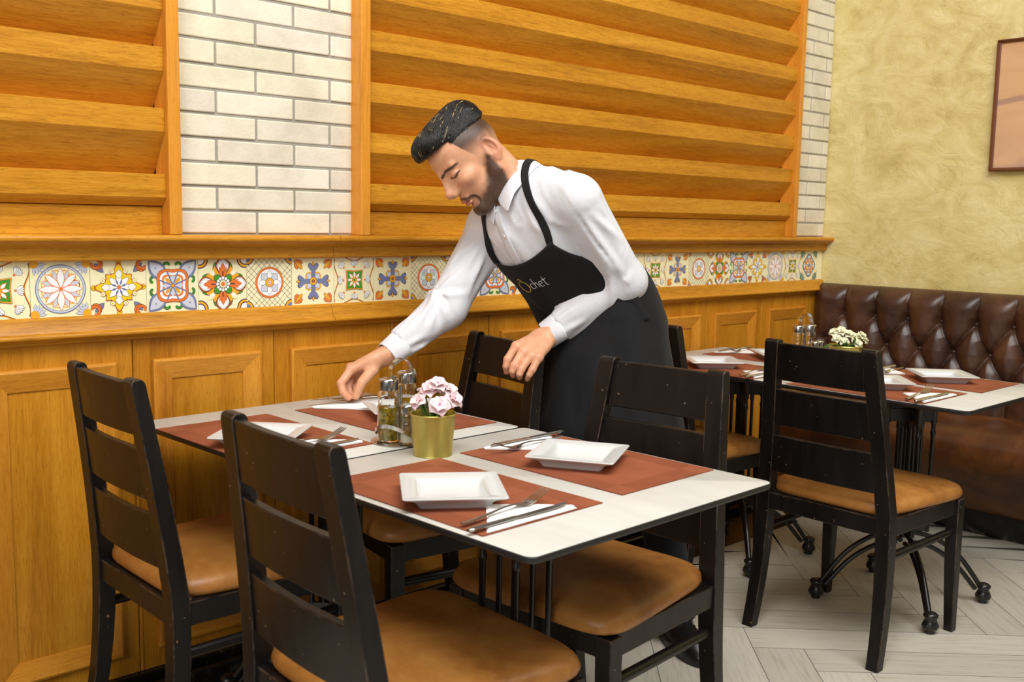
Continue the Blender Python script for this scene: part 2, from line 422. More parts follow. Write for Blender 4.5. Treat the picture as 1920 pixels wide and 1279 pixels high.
def m_yellow(m):
    for a in rots(4, PI / 4):
        cu, cv = 0.6 * math.cos(a), 0.6 * math.sin(a)
        m.petal(cu, cv, a + PI, 0.0, 0.22, 0.05, BL, DK, 0.008)
        m.curl(cu + 0.06 * math.cos(a + PI / 2 + 2.4), cv + 0.06 * math.sin(a + PI / 2 + 2.4), a + PI / 2, 0.1, 0.035, OR, 1, 1.2, BR); m.curl(cu, cv, a - PI / 2, 0.11, 0.035, OR, -1, 1.2, BR)
    for a in rots(4):
        for d in (-0.5, 0, 0.5): m.petal(0.5 * math.cos(a), 0.5 * math.sin(a), a + PI + d, 0.01, 0.09, 0.016, YE, BR, 0.006)
    pts = []
    for i in range(64):
        a = 2 * PI * i / 64; r = 0.29 + 0.075 * math.cos(4 * a) * (1 if math.cos(4 * a) > 0 else 0.4) + 0.03 * math.cos(8 * a) + 0.018 * math.cos(16 * a)
        pts.append((r * math.cos(a), r * math.sin(a)))
    m.poly([(p[0] * 1.08, p[1] * 1.08) for p in pts], BR); m.poly([(p[0] * 1.05, p[1] * 1.05) for p in pts], OR); m.poly(pts, YE)
    for a in rots(8, PI / 8): m.circ(0.30 * math.cos(a), 0.30 * math.sin(a), 0.045, BR, 14); m.circ(0.305 * math.cos(a), 0.305 * math.sin(a), 0.038, CR, 14); m.circ(0.31 * math.cos(a), 0.31 * math.sin(a), 0.012, OR, 8)
    for a in rots(4): m.petal(0, 0, a, 0.02, 0.30, 0.045, WH, DK, 0.006); m.petal(0, 0, a, 0.16, 0.31, 0.06, WH, DK, 0.006)
    for a in rots(4, PI / 4): m.petal(0, 0, a, 0.03, 0.24, 0.05, WH, DK, 0.006)
    for a in rots(8, PI / 8): m.petal(0, 0, a, 0.05, 0.14, 0.014, BL, DK, 0.004)
    m.circ(0, 0, 0.035, OR)
def m_blue(m):
    for a in rots(4):
        for d in (-1, 1):
            e = (-math.sin(a), math.cos(a)); cu = 0.36 * math.cos(a) + d * 0.10 * e[0]; cv = 0.36 * math.sin(a) + d * 0.10 * e[1]
            m.curl(cu, cv, a + PI + d * 0.3, 0.10, 0.03, GR, -d, 1.35, DK)
    for a in rots(4, PI / 4):
        m.petal(0, 0, a, 0.05, 0.62, 0.115, LG, BL, 0.035, pk=0.62); m.petal(0, 0, a, 0.05, 0.62, 0.105, LG, DK, 0.006, pk=0.62)
        m.circ(0.46 * math.cos(a), 0.46 * math.sin(a), 0.016, BL, 10)
    def sq(r, b):
        L = []
        for i in range(48):
            a = 2 * PI * i / 48; L.append((r * (1 - b * math.cos(4 * a)) * math.cos(a), r * (1 - b * math.cos(4 * a)) * math.sin(a)))
        return L
    m.poly(sq(0.335, 0.10), DK); m.poly(sq(0.328, 0.10), OR); m.poly(sq(0.275, 0.12), DK); m.poly(sq(0.27, 0.12), WH); m.poly(sq(0.22, 0.14), OR); m.poly(sq(0.185, 0.14), CR)
    for a in rots(4): m.petal(0, 0, a, 0.0, 0.19, 0.05, LG, BL, 0.006, pk=0.7)
    for a in rots(4, PI / 4): m.petal(0, 0, a, 0.06, 0.2, 0.022, GO, DK, 0.006)
    for a in rots(8, PI / 8): m.line([(0, 0), (0.28 * math.cos(a), 0.28 * math.sin(a))], 0.026, BL)
    m.circ(0, 0, 0.04, DK); m.circ(0, 0, 0.034, OR); m.circ(0, 0, 0.018, YE)
def m_quatre(m):
    for a in rots(4, PI / 4):
        m.circ(0.66 * math.cos(a), 0.66 * math.sin(a), 0.17, DK, 20); m.circ(0.66 * math.cos(a), 0.66 * math.sin(a), 0.15, GO, 20); m.circ(0.66 * math.cos(a), 0.66 * math.sin(a), 0.11, DK, 20); m.circ(0.66 * math.cos(a), 0.66 * math.sin(a), 0.09, WH, 20)
    for a in rots(4, PI / 4):
        for d in (-0.42, 0.42):
            m.petal(0, 0, a + d, 0.1, 0.44, 0.075, GR, DK, 0.007, pk=0.7)
            m.petal(0, 0, a + d * 0.75, 0.1, 0.38, 0.085, GO, DK, 0.007, pk=0.7)
        m.petal(0, 0, a, 0.22, 0.42, 0.05, CR, None); m.circ(0.3 * math.cos(a), 0.3 * math.sin(a), 0.03, WH, 8)
    for a in rots(4):
        m.petal(0, 0, a, 0.05, 0.49, 0.125, WH, BR, 0.03, pk=0.68); m.petal(0, 0, a, 0.05, 0.47, 0.11, WH, DK, 0.006, pk=0.68)
        m.petal(0, 0, a, 0.1, 0.40, 0.05, OR, BR, 0.006, pk=0.6)
        for d in (-0.22, 0.22): m.petal(0, 0, a + d, 0.12, 0.34, 0.022, OR, BR, 0.005)
        m.line([(0.1 * math.cos(a), 0.1 * math.sin(a)), (0.24 * math.cos(a), 0.24 * math.sin(a))], 0.02, DK)
    for a in rots(4, PI / 4): m.petal(0, 0, a, 0.06, 0.24, 0.065, GR, DK, 0.008, pk=0.6)
    for a in rots(12): m.petal(0, 0, a, 0.06, 0.145, 0.028, WH, DK, 0.006, pk=0.7)
    m.circ(0, 0, 0.075, DK); m.circ(0, 0, 0.07, CR); m.circ(0, 0, 0.045, OR)
def m_lattice(m):
    for i in range(-9, 10):
        d = i * 0.115
        for s_ in (1, -1):
            pts = []
            for t in (-0.5, 0.5):
                pts.append((t, s_ * t + d))
            # clip to the tile
            a, b = pts; (u0, v0), (u1, v1) = a, b
            lo, hi = 0.0, 1.0
            for lim in (0.5, -0.5):
                if v1 != v0:
                    tt = (lim - v0) / (v1 - v0)
                    if (lim > 0) == (v1 > v0): hi = min(hi, tt)
                    else: lo = max(lo, tt)
            if hi <= lo + 0.02: continue
            m.line([(u0 + (u1 - u0) * lo, v0 + (v1 - v0) * lo), (u0 + (u1 - u0) * hi, v0 + (v1 - v0) * hi)], 0.011, DK); m.k -= 1
    m.k += 2
    for a in rots(4, PI / 4): m.circ(0.69 * math.cos(a), 0.69 * math.sin(a), 0.14, DK, 20); m.circ(0.69 * math.cos(a), 0.69 * math.sin(a), 0.125, GO, 20); m.circ(0.69 * math.cos(a), 0.69 * math.sin(a), 0.08, BL, 20)
    m.circ(0, 0, 0.31, BR, 40); m.circ(0, 0, 0.305, OR, 40); m.circ(0, 0, 0.27, DK, 40); m.circ(0, 0, 0.265, WH, 40)
    for a in rots(4, PI / 4): m.petal(0, 0, a, 0.04, 0.24, 0.075, LG, DK, 0.007, pk=0.6)
    for a in rots(4): m.petal(0, 0, a, 0.04, 0.24, 0.05, WH, DK, 0.007, pk=0.55)
    m.circ(0, 0, 0.095, DK); m.circ(0, 0, 0.088, GO); m.circ(0, 0, 0.04, DK); m.circ(0, 0, 0.034, WH); m.circ(0, 0, 0.018, OR)
def m_cross(m):
    for a in rots(4, PI / 4):
        cu, cv = 0.66 * math.cos(a), 0.66 * math.sin(a)
        for d, c in ((-0.34, OR), (0.34, OR), (0.0, GO)): m.petal(cu, cv, a + PI + d, 0.03, 0.30 if d == 0 else 0.24, 0.04, c, DK, 0.007, pk=0.66)
    for a in rots(4, PI / 4): m.ring(0.13 * math.cos(a), 0.13 * math.sin(a), 0.085, 0.012, GO, 18); m.petal(0, 0, a, 0.05, 0.21, 0.05, LG, DK, 0.006)
    for a in rots(4):
        e = (-math.sin(a), math.cos(a)); ca, sa = math.cos(a), math.sin(a)
        m.petal(0, 0, a, 0.30, 0.40, 0.022, GO, DK, 0.006)
        out = [(0.04, 0.045), (0.2, 0.045), (0.26, 0.10), (0.31, 0.125), (0.345, 0.105), (0.355, 0.07), (0.335, 0.03), (0.30, 0.0)]
        L = [(u * ca + v * e[0], u * sa + v * e[1]) for u, v in out] + [(u * ca - v * e[0], u * sa - v * e[1]) for u, v in reversed(out[:-1])]
        m.poly([(p[0] * 1.04, p[1] * 1.04) for p in L], DK); m.poly(L, BL)
    m.circ(0, 0, 0.085, DK); m.circ(0, 0, 0.078, GO); m.circ(0, 0, 0.035, DK); m.circ(0, 0, 0.02, OR)
def m_green(m):
    for a in rots(4):
        ca, sa = math.cos(a), math.sin(a)
        m.line([(0.44 * ca - t * sa, 0.44 * sa + t * ca) if False else ((0.45 - 0.05 * math.cos(t * 9)) * ca - t * sa, (0.45 - 0.05 * math.cos(t * 9)) * sa + t * ca) for t in np.linspace(-0.44, 0.44, 15)], 0.02, BR)
        m.line([((0.462 - 0.05 * math.cos(t * 9)) * ca - t * sa, (0.462 - 0.05 * math.cos(t * 9)) * sa + t * ca) for t in np.linspace(-0.4, 0.4, 15)], 0.012, GO)
    for a in rots(8, 0):
        R = 0.27 if (round(a / (PI / 4)) % 2 == 0) else 0.365
        cu, cv = R * math.cos(a), R * math.sin(a)
        for d in (-0.55, -0.28, 0, 0.28, 0.55): m.petal(cu, cv, a + d, 0.0, 0.145, 0.024, WH, DK, 0.006, pk=0.65)
        m.circ(cu, cv, 0.022, OR, 8)
    def star(r0, r1, n, off=0.0): return [((r0 if i % 2 == 0 else r1) * math.cos(PI * i / n + off), (r0 if i % 2 == 0 else r1) * math.sin(PI * i / n + off)) for i in range(2 * n)]
    m.poly(star(0.305, 0.190, 4, PI / 4), BR); m.poly(star(0.298, 0.183, 4, PI / 4), GO); m.poly(star(0.272, 0.168, 4, PI / 4), DK); m.poly(star(0.266, 0.163, 4, PI / 4), GR)
    m.poly(star(0.21, 0.1, 8), DK); m.poly(star(0.203, 0.095, 8), GO)
    for a in rots(8): m.petal(0, 0, a, 0.05, 0.17, 0.026, WH, OR, 0.008)
    m.circ(0, 0, 0.06, DK); m.circ(0, 0, 0.055, GO); m.circ(0, 0, 0.03, GR)
def m_curls(m):
    for a in rots(4, PI / 4):
        m.curl(0.24 * math.cos(a), 0.24 * math.sin(a), a + 0.6, 0.17, 0.05, BR, 1, 1.5, DK); m.curl(0.22 * math.cos(a), 0.22 * math.sin(a), a + PI, 0.08, 0.035, OR, -1, 1.2, DK)
    for a in rots(4): m.petal(0, 0, a, 0.05, 0.42, 0.05, GR, DK, 0.008); m.petal(0, 0, a, 0.3, 0.48, 0.04, OR, DK, 0.006)
    m.circ(0, 0, 0.08, DK); m.circ(0, 0, 0.07, WH); m.circ(0, 0, 0.03, BL)
def m_diamond(m):
    for a in rots(4, PI / 4):
        for d in (-0.8, -0.4, 0, 0.4, 0.8): m.petal(0.68 * math.cos(a), 0.68 * math.sin(a), a + PI + d, 0.04, 0.28, 0.035, rgb(120, 150, 130), DK, 0.007)
    def dia(r, b): return [(r * (1 + b * math.cos(4 * x)) * math.cos(x), r * (1 + b * math.cos(4 * x)) * math.sin(x)) for x in [2 * PI * i / 48 for i in range(48)]]
    m.poly(dia(0.345, 0.1), DK); m.poly(dia(0.33, 0.1), BL); m.poly(dia(0.29, 0.1), WH)
    for a in rots(8, PI / 8): m.petal(0, 0, a, 0.06, 0.28, 0.065, OR, BR, 0.01, pk=0.65); m.petal(0, 0, a, 0.1, 0.24, 0.03, GO)
    for a in rots(4): m.petal(0, 0, a, 0.05, 0.3, 0.03, LG, DK, 0.007)
    m.circ(0, 0, 0.06, DK); m.circ(0, 0, 0.05, BL)
def tiles():
    mb = MB(); s = 0.137841; x0 = -3.493938; zc = 1.0391
    seq = {-4: m_lattice, -3: m_cross, -2: m_quatre, -1: m_green, 0: m_rosette, 1: m_yellow, 2: m_blue, 3: m_quatre, 4: m_lattice, 5: m_cross, 6: m_green, 7: m_cross, 8: m_lattice, 9: m_quatre, 10: m_blue,
           11: m_yellow, 12: m_rosette, 13: m_green, 14: m_diamond, 15: m_curls, 16: m_green, 17: m_cross, 18: m_lattice, 19: m_quatre, 20: m_blue, 21: m_yellow, 22: m_rosette, 23: m_green, 24: m_diamond, 25: m_curls}
    for i in range(-6, 26):
        a = x0 + i * s; c = min(a + s, -0.002)
        mb.col = CR
        e = 0.0006
        mb.box(a + e, c - e, 0.0, 0.029, zc - s / 2, zc + s / 2)
        f = seq.get(i, m_cross)
        if c - a > s * 0.9: f(Motif(mb, a + s / 2, zc, s))
    o = mb.build('tile_frieze', M['tile'], WB, colors=True); struct(o)
    me = o.data
    bm = bmesh.new(); bm.from_mesh(me)
    for f in bm.faces:
        if f.calc_center_median().y < -0.0003 and f.normal.y > 0: f.normal_flip()
    bm.to_mesh(me); bm.free()
tiles()

# ------------------------------------------------ wooden trim
def profile_run(name, prof, x0, x1, mat, parent=None, seams=()):
    mb = MB(); cuts = [x0] + list(seams) + [x1]
    for a, c in zip(cuts[:-1], cuts[1:]): mb.prism(prof, 'x', a + (0.0008 if a != x0 else 0), c - (0.0008 if c != x1 else 0))
    o = mb.build(name, mat, parent, smooth=True, angle=28); return struct(o)
# profiles are (y, z)
def arc(cy, cz, r, a0, a1, n=7): return [(cy + r * math.cos(a0 + (a1 - a0) * i / n), cz + r * math.sin(a0 + (a1 - a0) * i / n)) for i in range(n + 1)]
shelf = [(0.03, 1.168), (-0.046, 1.168)] + arc(-0.046, 1.158, 0.010, PI / 2, 1.45 * PI, 7) + [(-0.038, 1.1445), (-0.030, 1.139), (-0.022, 1.137), (-0.018, 1.134), (-0.018, 1.108), (-0.014, 1.1045), (0.03, 1.1045)]
profile_run('trim_1', shelf, -5.1, 0.0, M['oak_x'], seams=(-2.68,))
rail = [(0.03, 0.9735), (-0.004, 0.9735), (-0.012, 0.968), (-0.020, 0.942), (-0.0225, 0.938), (-0.0265, 0.936)] + arc(-0.0255, 0.929, 0.0065, 0.55 * PI, 1.4 * PI, 6) + [(-0.018, 0.921), (-0.013, 0.9165), (-0.012, 0.911), (0.0, 0.907), (0.03, 0.907)]
profile_run('trim_2', rail, -5.1, -0.002, M['oak_x'], seams=(-2.683,))
def wainscot():
    p0 = -3.257; per = 0.3957
    mb = MB()
    for n in range(-4, 10):
        a = p0 + (n - 1) * per; c = a + per
        if c < -4.9: continue
        mb.box(a + 0.0012, min(c - 0.0012, -0.002), 0.0, 0.03, 0.045, 0.909)
        if n < 9: # narrow bead beside every joint
            mb.box(a + 0.004, a + 0.0085, -0.0022, 0.002, 0.045, 0.909)
    o = struct(mb.build('trim_5', M['oak_z'], bevel=0.0012, bseg=1))
    for n in range(-3, 9):
        a = p0 + (n - 1) * per + 0.048; c = a + 0.303; z0, z1 = 0.100, 0.8545
        if n == 8: c = min(c, -0.05)
        w = 0.052; h0, h1 = -0.0135, -0.003
        fr = MB()
        O = [(a, z0), (c, z0), (c, z1), (a, z1)]; I = [(a + w, z0 + w), (c - w, z0 + w), (c - w, z1 - w), (a + w, z1 - w)]
        for i in range(4):
            j = (i + 1) % 4
            e = 0.006
            O2 = [(a + e, z0 + e), (c - e, z0 + e), (c - e, z1 - e), (a + e, z1 - e)]
            q = [(O[i][0], 0.004, O[i][1]), (O[j][0], 0.004, O[j][1]), (O[j][0], h0 + 0.002, O[j][1]), (O[i][0], h0 + 0.002, O[i][1]), (O2[j][0], h0, O2[j][1]), (O2[i][0], h0, O2[i][1]), (I[j][0], h1, I[j][1]), (I[i][0], h1, I[i][1]), (I[j][0], 0.004, I[j][1]), (I[i][0], 0.004, I[i][1])]
            fr.add(q, [(0, 1, 2, 3), (3, 2, 4, 5), (5, 4, 6, 7), (7, 6, 8, 9), (9, 8, 1, 0), (0, 3, 5, 7, 9), (1, 8, 6, 4, 2)])
        f = fr.build('panel_moulding', M['oak_x2'], o); f.data.materials.append(M['oak_z2']); struct(f)
        for k, p in enumerate(f.data.polygons): p.material_index = 1 if (k // 7) % 2 else 0
M['oak_x2'] = oak('oak_moulding_x', (0.14, 1.6, 1.6), rgb(214, 148, 50), rgb(198, 128, 36), rgb(160, 96, 22))
M['oak_z2'] = oak('oak_moulding_z', (1.6, 1.6, 0.14), rgb(214, 148, 50), rgb(198, 128, 36), rgb(160, 96, 22))
wainscot()
def louvre(name, x0, x1, tops, posts):
    root = None
    tops = list(tops)
    for i, z in enumerate(tops[:-1]):
        zn = tops[i]; up = tops[i + 1]
        # board whose front face ends at z (top), crease below, undercut going back down
        prev = tops[i - 1] if i > 0 else 1.238
        bot = prev + 0.001
        mb = MB()
        mb.prism([(0.052, z), (-0.029, z), (-0.030, z - 0.001), (-0.030, z - 0.056), (-0.029, z - 0.058), (0.038 if i else -0.010, bot), (0.052, bot)], 'x', x0, x1)
        if root is None:
            root = struct(mb.build(name, M['oak_x'], smooth=True, angle=20)); o = root
        else: o = struct(mb.build('louvre_board', M['oak_x'], root, smooth=True, angle=20))
    mb = MB(); mb.box(x0, x1, -0.006, 0.03, 1.168, 1.2375); struct(mb.build('base_board', M['oak_x'], root, bevel=0.0015))
    for a, c in posts:
        mb = MB(); mb.box(a, c, -0.050, 0.029, 1.168, 2.74); struct(mb.build('post', M['oak_post'], root, bevel=0.003))
t_left = [1.316, 1.476, 1.622] + [1.622 + 0.1455 * k for k in range(1, 9)]
t_mid = [1.316, 1.461, 1.603, 1.747] + [1.747 + 0.1437 * k for k in range(1, 8)]
louvre('trim_3', -5.0, -3.1755, t_left, [(-3.175, -3.1425)])
louvre('trim_4', -2.5745, -0.3375, t_mid, [(-2.6075, -2.575), (-0.337, -0.311)])
mb = MB(); mb.prism([(0.0, 0.0445), (-0.016, 0.0445), (-0.020, 0.040), (-0.020, 0.0), (0.0, 0.0)], 'x', -5.1, -0.25); mb.prism([(-0.075, 0.0), (-0.075, 0.026), (-0.070, 0.031), (-0.058, 0.034), (-0.046, 0.031), (-0.042, 0.026), (-0.042, 0.0)], 'x', -5.1, -0.6)
mb.box(-5.1, -0.6, -0.30, -0.021, 0.0, 0.003)
struct(mb.build('baseboard_back', M['marble']))

# ------------------------------------------------ buttoned banquette along the right wall
def banquette():
    t = thing('banquette', 'long dark brown leather bench with buttoned back along the ochre wall', 'bench', (-0.10, -1.3, 0))
    ox, oy = -0.10, -1.3
    Y0, Y1 = -2.62, -0.012
    sp = 0.1475; yb = -0.154
    rows = [(0.829, 0.0), (0.707, -0.062 - 0.0), (0.585, 0.0)]
    B = []
    for z, o in rows:
        for k in range(-1, 18):
            y = yb - k * sp + (o if o else 0)
            if Y0 + 0.03 < y < Y1 - 0.02: B.append((y, z))
    segs = []
    for (y, z) in B:
        for (y2, z2) in B:
            if 0.08 < z - z2 < 0.15 and abs(y - y2) < sp * 0.72: segs.append((y, z, y2, z2))
    for y, z in B:
        if z > 0.8: segs.append((y, z, y - 0.012, 0.985))
        if z < 0.6: segs.append((y, z, y, 0.44))
    ny, nz = 640, 190
    ys = np.linspace(Y0, Y1, ny); zs = np.linspace(0.455, 0.958, nz)
    YY, ZZ = np.meshgrid(ys, zs)
    d = np.full(YY.shape, 9.0); db = np.full(YY.shape, 9.0)
    for a in segs:
        ax, az, bx, bz = a; vx, vz = bx - ax, bz - az; L2 = vx * vx + vz * vz
        tt = np.clip(((YY - ax) * vx + (ZZ - az) * vz) / L2, 0, 1)
        d = np.minimum(d, np.hypot(YY - ax - tt * vx, ZZ - az - tt * vz))
    for y, z in B: db = np.minimum(db, np.hypot(YY - y, ZZ - z))
    puff = 0.030 * (1 - np.exp(-d / 0.020)) - 0.016 * np.exp(-(db / 0.022) ** 2) + 0.012 * np.clip(db / 0.07, 0, 1)
    edge = np.clip((Y1 - YY) / 0.05, 0, 1)
    puff = puff * np.sqrt(edge) + 0.0
    # overall profile: leans back a little, rolls over at the top
    tz = (ZZ - 0.455) / (0.958 - 0.455)
    base = -0.072 + 0.02 * tz
    roll = np.clip((ZZ - 0.885) / (0.958 - 0.885), 0, 1)
    X = base - puff * (1 - 0.6 * roll ** 2) + 0.046 * (1 - np.sqrt(np.clip(1 - roll ** 2, 0, 1)))
    X = np.minimum(X, -0.003)
    v = np.stack([X - ox, YY - oy, ZZ], -1).reshape(-1, 3)
    f = []
    for i in range(nz - 1):
        for j in range(ny - 1): f.append((i * ny + j, (i + 1) * ny + j, (i + 1) * ny + j + 1, i * ny + j + 1))
    n = len(v); back = [( -0.001 - ox, YY[i, j] - oy, ZZ[i, j]) for i, j in ((0, 0), (0, ny - 1), (nz - 1, ny - 1), (nz - 1, 0))]
    vv = [tuple(p) for p in v] + back
    f.append((n, n + 1, n + 2, n + 3))
    f.append(tuple([(nz - 1) * ny + j for j in range(ny)]) + (n + 2, n + 3)); f.append(tuple([j for j in range(ny - 1, -1, -1)]) + (n, n + 1))
    f.append(tuple([i * ny for i in range(nz)]) + (n + 3, n)); f.append(tuple([i * ny + ny - 1 for i in range(nz - 1, -1, -1)]) + (n + 1, n + 2))
    me = bpy.data.meshes.new('backrest'); me.from_pydata(vv, [], f); me.update()
    o = link('backrest', me, M['brown_leather'], t, smooth=True, angle=60)
    bm = bmesh.new(); bm.from_mesh(me); bmesh.ops.recalc_face_normals(bm, faces=bm.faces); bm.to_mesh(me); bm.free()
    proto = None
    for y, z in B:
        i = int(np.argmin(abs(zs - z))); j = int(np.argmin(abs(ys - y))); x = X[i, j]
        if proto is None:
            mb = MB(); mb.lathe([(0.0001, 0.007), (0.005, 0.0062), (0.0088, 0.003), (0.0095, -0.002), (0.0095, -0.006)], 14)
            proto = mb.build('button', M['brown_leather'], t, smooth='all'); c = proto
        else:
            c = proto.copy(); COL.objects.link(c)
        c.location = (x - ox - 0.002, y - oy, z); c.rotation_euler = (0, -PI / 2, 0)
    prof = [(-0.045, 0.468), (-0.20, 0.470), (-0.30, 0.463), (-0.36, 0.446), (-0.40, 0.412), (-0.412, 0.372), (-0.405, 0.33), (-0.375, 0.27), (-0.30, 0.17), (-0.225, 0.103), (-0.05, 0.103)]
    pr = [(p.x, p.y) for p in catmull([(x, z, 0) for x, z in prof], 5)]
    mb = MB()
    mb.prism([(x - ox, z) for x, z in pr], 'y', Y0 - oy, Y1 - oy) if False else mb.loft([[(x - ox, y - oy, z) for x, z in pr] for y in np.linspace(Y0, Y1 - 0.003, 24)])
    mb.build('seat', M['seat_leather'], t, smooth=True, angle=50)
    mb = MB(); mb.box(-0.19 - ox, -0.005 - ox, Y0 - oy, Y1 - oy, 0.0, 0.102); mb.build('plinth', M['marble'], t, bevel=0.003)
banquette()

def picture():
    t = thing('framed_picture', 'brown framed tan landscape picture hanging on the ochre wall above the bench', 'picture', (-0.004, -1.08, 1.452))
    y0, y1, z0, z1 = -0.345, 0.345, 0.0, 0.517; w = 0.013
    mb = MB()
    P = [(-0.0005, 0.0), (-0.020, 0.0), (-0.022, 0.004), (-0.015, 0.008), (-0.012, w), (-0.0005, w)]
    O = lambda d: [(y0 + d, z0 + d), (y1 - d, z0 + d), (y1 - d, z1 - d), (y0 + d, z1 - d)]
    rings = [[(x, y, z) for y, z in O(d)] for x, d in P]
    vs = [p for r in rings for p in r]; fs = []
    for i in range(len(P)):
        k = (i + 1) % len(P)
        for j in range(4): fs.append((i * 4 + j, i * 4 + (j + 1) % 4, k * 4 + (j + 1) % 4, k * 4 + j))
    mb.add(vs, fs); o = mb.build('frame', plain('walnut_frame', rgb(104, 56, 32), 0.35), t)
    bm = bmesh.new(); bm.from_mesh(o.data); bmesh.ops.recalc_face_normals(bm, faces=bm.faces); bm.to_mesh(o.data); bm.free()
    n = NT('tan_painting'); f = n.noise(n.co((1, 1.2, 3.5), rot=(0.35, 0, 0)), 3.0, 6, 0.6, 0.6)
    sep = n.n('ShaderNodeSeparateXYZ'); n.l(n.co(), sep.inputs[0])
    zz = n.math('ADD', sep.outputs[2], n.math('MULTIPLY', f, 0.05))
    zz = n.math('ADD', zz, n.math('MULTIPLY', sep.outputs[1], 0.12))
    bands = n.ramp(zz, [(0.0, rgb(120, 96, 100)), (0.07, rgb(150, 124, 118)), (0.10, rgb(208, 162, 122)), (0.322, rgb(212, 166, 118)), (0.327, rgb(140, 110, 104)), (0.345, rgb(120, 92, 90)), (0.352, rgb(206, 160, 104)), (0.6, rgb(210, 160, 110))])
    col = n.mix(bands, n.ramp(f, [(0.3, rgb(190, 150, 110)), (0.7, rgb(222, 180, 140))]), 0.45)
    mb = MB(); mb.box(-0.008, -0.002, y0 + 0.008, y1 - 0.008, z0 + 0.008, z1 - 0.008); mb.build('canvas', n.fin(col, 0.6), t)
picture()
# ================================================================ chairs and tables
def ladder_chair():
    S = 1.05
    t = thing('ladder_back_chair', 'x', 'chair', group='black ladder back dining chairs')
    bw = M['blackwood']
    zs = [0.0, 0.07, 0.14, 0.21, 0.28, 0.35, 0.41, 0.50, 0.58, 0.65, 0.72, 0.79, 0.835]
    fb = {0.0: -0.034, 0.07: -0.020, 0.14: -0.009, 0.21: -0.003, 0.28: 0.0, 0.35: 0.001, 0.41: 0.0, 0.50: -0.008, 0.58: -0.017, 0.65: -0.026, 0.72: -0.036, 0.79: -0.046, 0.835: -0.0525}
    def dpt(z): return float(np.interp(z, [0, 0.3, 0.41, 0.6, 0.86], [0.030, 0.038, 0.038, 0.033, 0.028]))
    def half(z): return 0.165 + (0.86 - z) * 0.0889 if z > 0.41 else 0.205 + (0.41 - z) * 0.02
    def Fb(z): return float(np.interp(z, zs, [fb[q] for q in zs]))
    for s in (1, -1):
        rings = []
        for z in zs:
            o_ = half(z); i_ = o_ - float(np.interp(z, [0, 0.4, 0.86], [0.034, 0.042, 0.042])); b_ = fb[z]; f_ = b_ + dpt(z)
            rings.append([(b_ * S, s * i_ * S, z * S), (f_ * S, s * i_ * S, z * S), (f_ * S, s * o_ * S, z * S), (b_ * S, s * o_ * S, z * S)][::s])
        # rounded crown of the post
        b_, f_ = fb[0.835], fb[0.835] + dpt(0.835); c_, h_ = (b_ + f_) / 2, (f_ - b_) / 2
        for k in (0.35, 0.7, 0.95):
            zz = 0.835 + 0.0135 * math.sin(k * PI / 2); hh = h_ * math.cos(k * PI / 2) ** 0.6; o_ = half(zz); i_ = o_ - 0.042
            sh = -(zz - 0.835) * 0.12
            rings.append([((c_ - hh + sh) * S, s * i_ * S, zz * S), ((c_ + hh + sh) * S, s * i_ * S, zz * S), ((c_ + hh + sh) * S, s * o_ * S, zz * S), ((c_ - hh + sh) * S, s * o_ * S, zz * S)][::s])
        mb = MB(); mb.loft(rings); mb.build('rear_leg', bw, t, smooth=True, angle=30, bevel=0.003)
        # front leg
        mb = MB(); R = []
        for z, w in ((0.0, 0.026), (0.2, 0.034), (0.36, 0.038), (0.395, 0.038)):
            x1 = 0.416; x0 = x1 - w; y1 = 0.214; y0 = y1 - w
            R.append([(x0 * S, s * y0 * S, z * S), (x1 * S, s * y0 * S, z * S), (x1 * S, s * y1 * S, z * S), (x0 * S, s * y1 * S, z * S)][::s])
        mb.loft(R); mb.build('front_leg', bw, t, bevel=0.003)
        # side rail + stretcher
        mb = MB(); mb.add([(x * S, s * y * S, z * S) for x, y, z in ((0.03, 0.174, 0.352), (0.384, 0.180, 0.352), (0.384, 0.207, 0.352), (0.03, 0.201, 0.352), (0.03, 0.174, 0.40), (0.384, 0.180, 0.40), (0.384, 0.207, 0.40), (0.03, 0.201, 0.40))],
               [(3, 2, 1, 0), (4, 5, 6, 7), (0, 1, 5, 4), (1, 2, 6, 5), (2, 3, 7, 6), (3, 0, 4, 7)] if s > 0 else [(0, 1, 2, 3), (7, 6, 5, 4), (4, 5, 1, 0), (5, 6, 2, 1), (6, 7, 3, 2), (7, 4, 0, 3)])
        mb.build('side_rail', bw, t, bevel=0.002)
        mb = MB(); mb.tube([(0.028 * S, s * 0.187 * S, 0.292 * S), (0.390 * S, s * 0.193 * S, 0.297 * S)], 0.0115 * S, 12); mb.build('stretcher', bw, t, smooth=True, angle=60)
    mb = MB(); mb.box(0.388 * S, 0.411 * S, -0.178 * S, 0.178 * S, 0.352 * S, 0.40 * S); mb.build('front_rail', bw, t, bevel=0.002)
    mb = MB(); mb.box(0.006 * S, 0.032 * S, -0.166 * S, 0.166 * S, 0.352 * S, 0.40 * S); mb.build('rear_rail', bw, t, bevel=0.002)
    for z0, z1 in ((0.465, 0.573), (0.605, 0.708), (0.735, 0.840)):
        rings = []; N = 10
        def sec(y):
            c = 0.010 * (1 - (y / 0.16) ** 2)
            L = []
            for k in range(6):
                z = z0 + (z1 - z0) * k / 5; L.append(((Fb(z) + 0.006 - c) * S, y * S, z * S))
            for k in range(5, -1, -1):
                z = z0 + (z1 - z0) * k / 5; L.append(((Fb(z) + 0.023 - c) * S, y * S, z * S))
            return L
        ym = half((z0 + z1) / 2) - 0.040
        for i in range(N + 1): rings.append(sec(-ym + 2 * ym * i / N))
        mb = MB(); mb.loft(rings); mb.build('back_slat', bw, t, smooth=True, angle=30, bevel=0.002)
    # padded seat: rounded trapezoid with a domed top
    ns = 40; rings = []
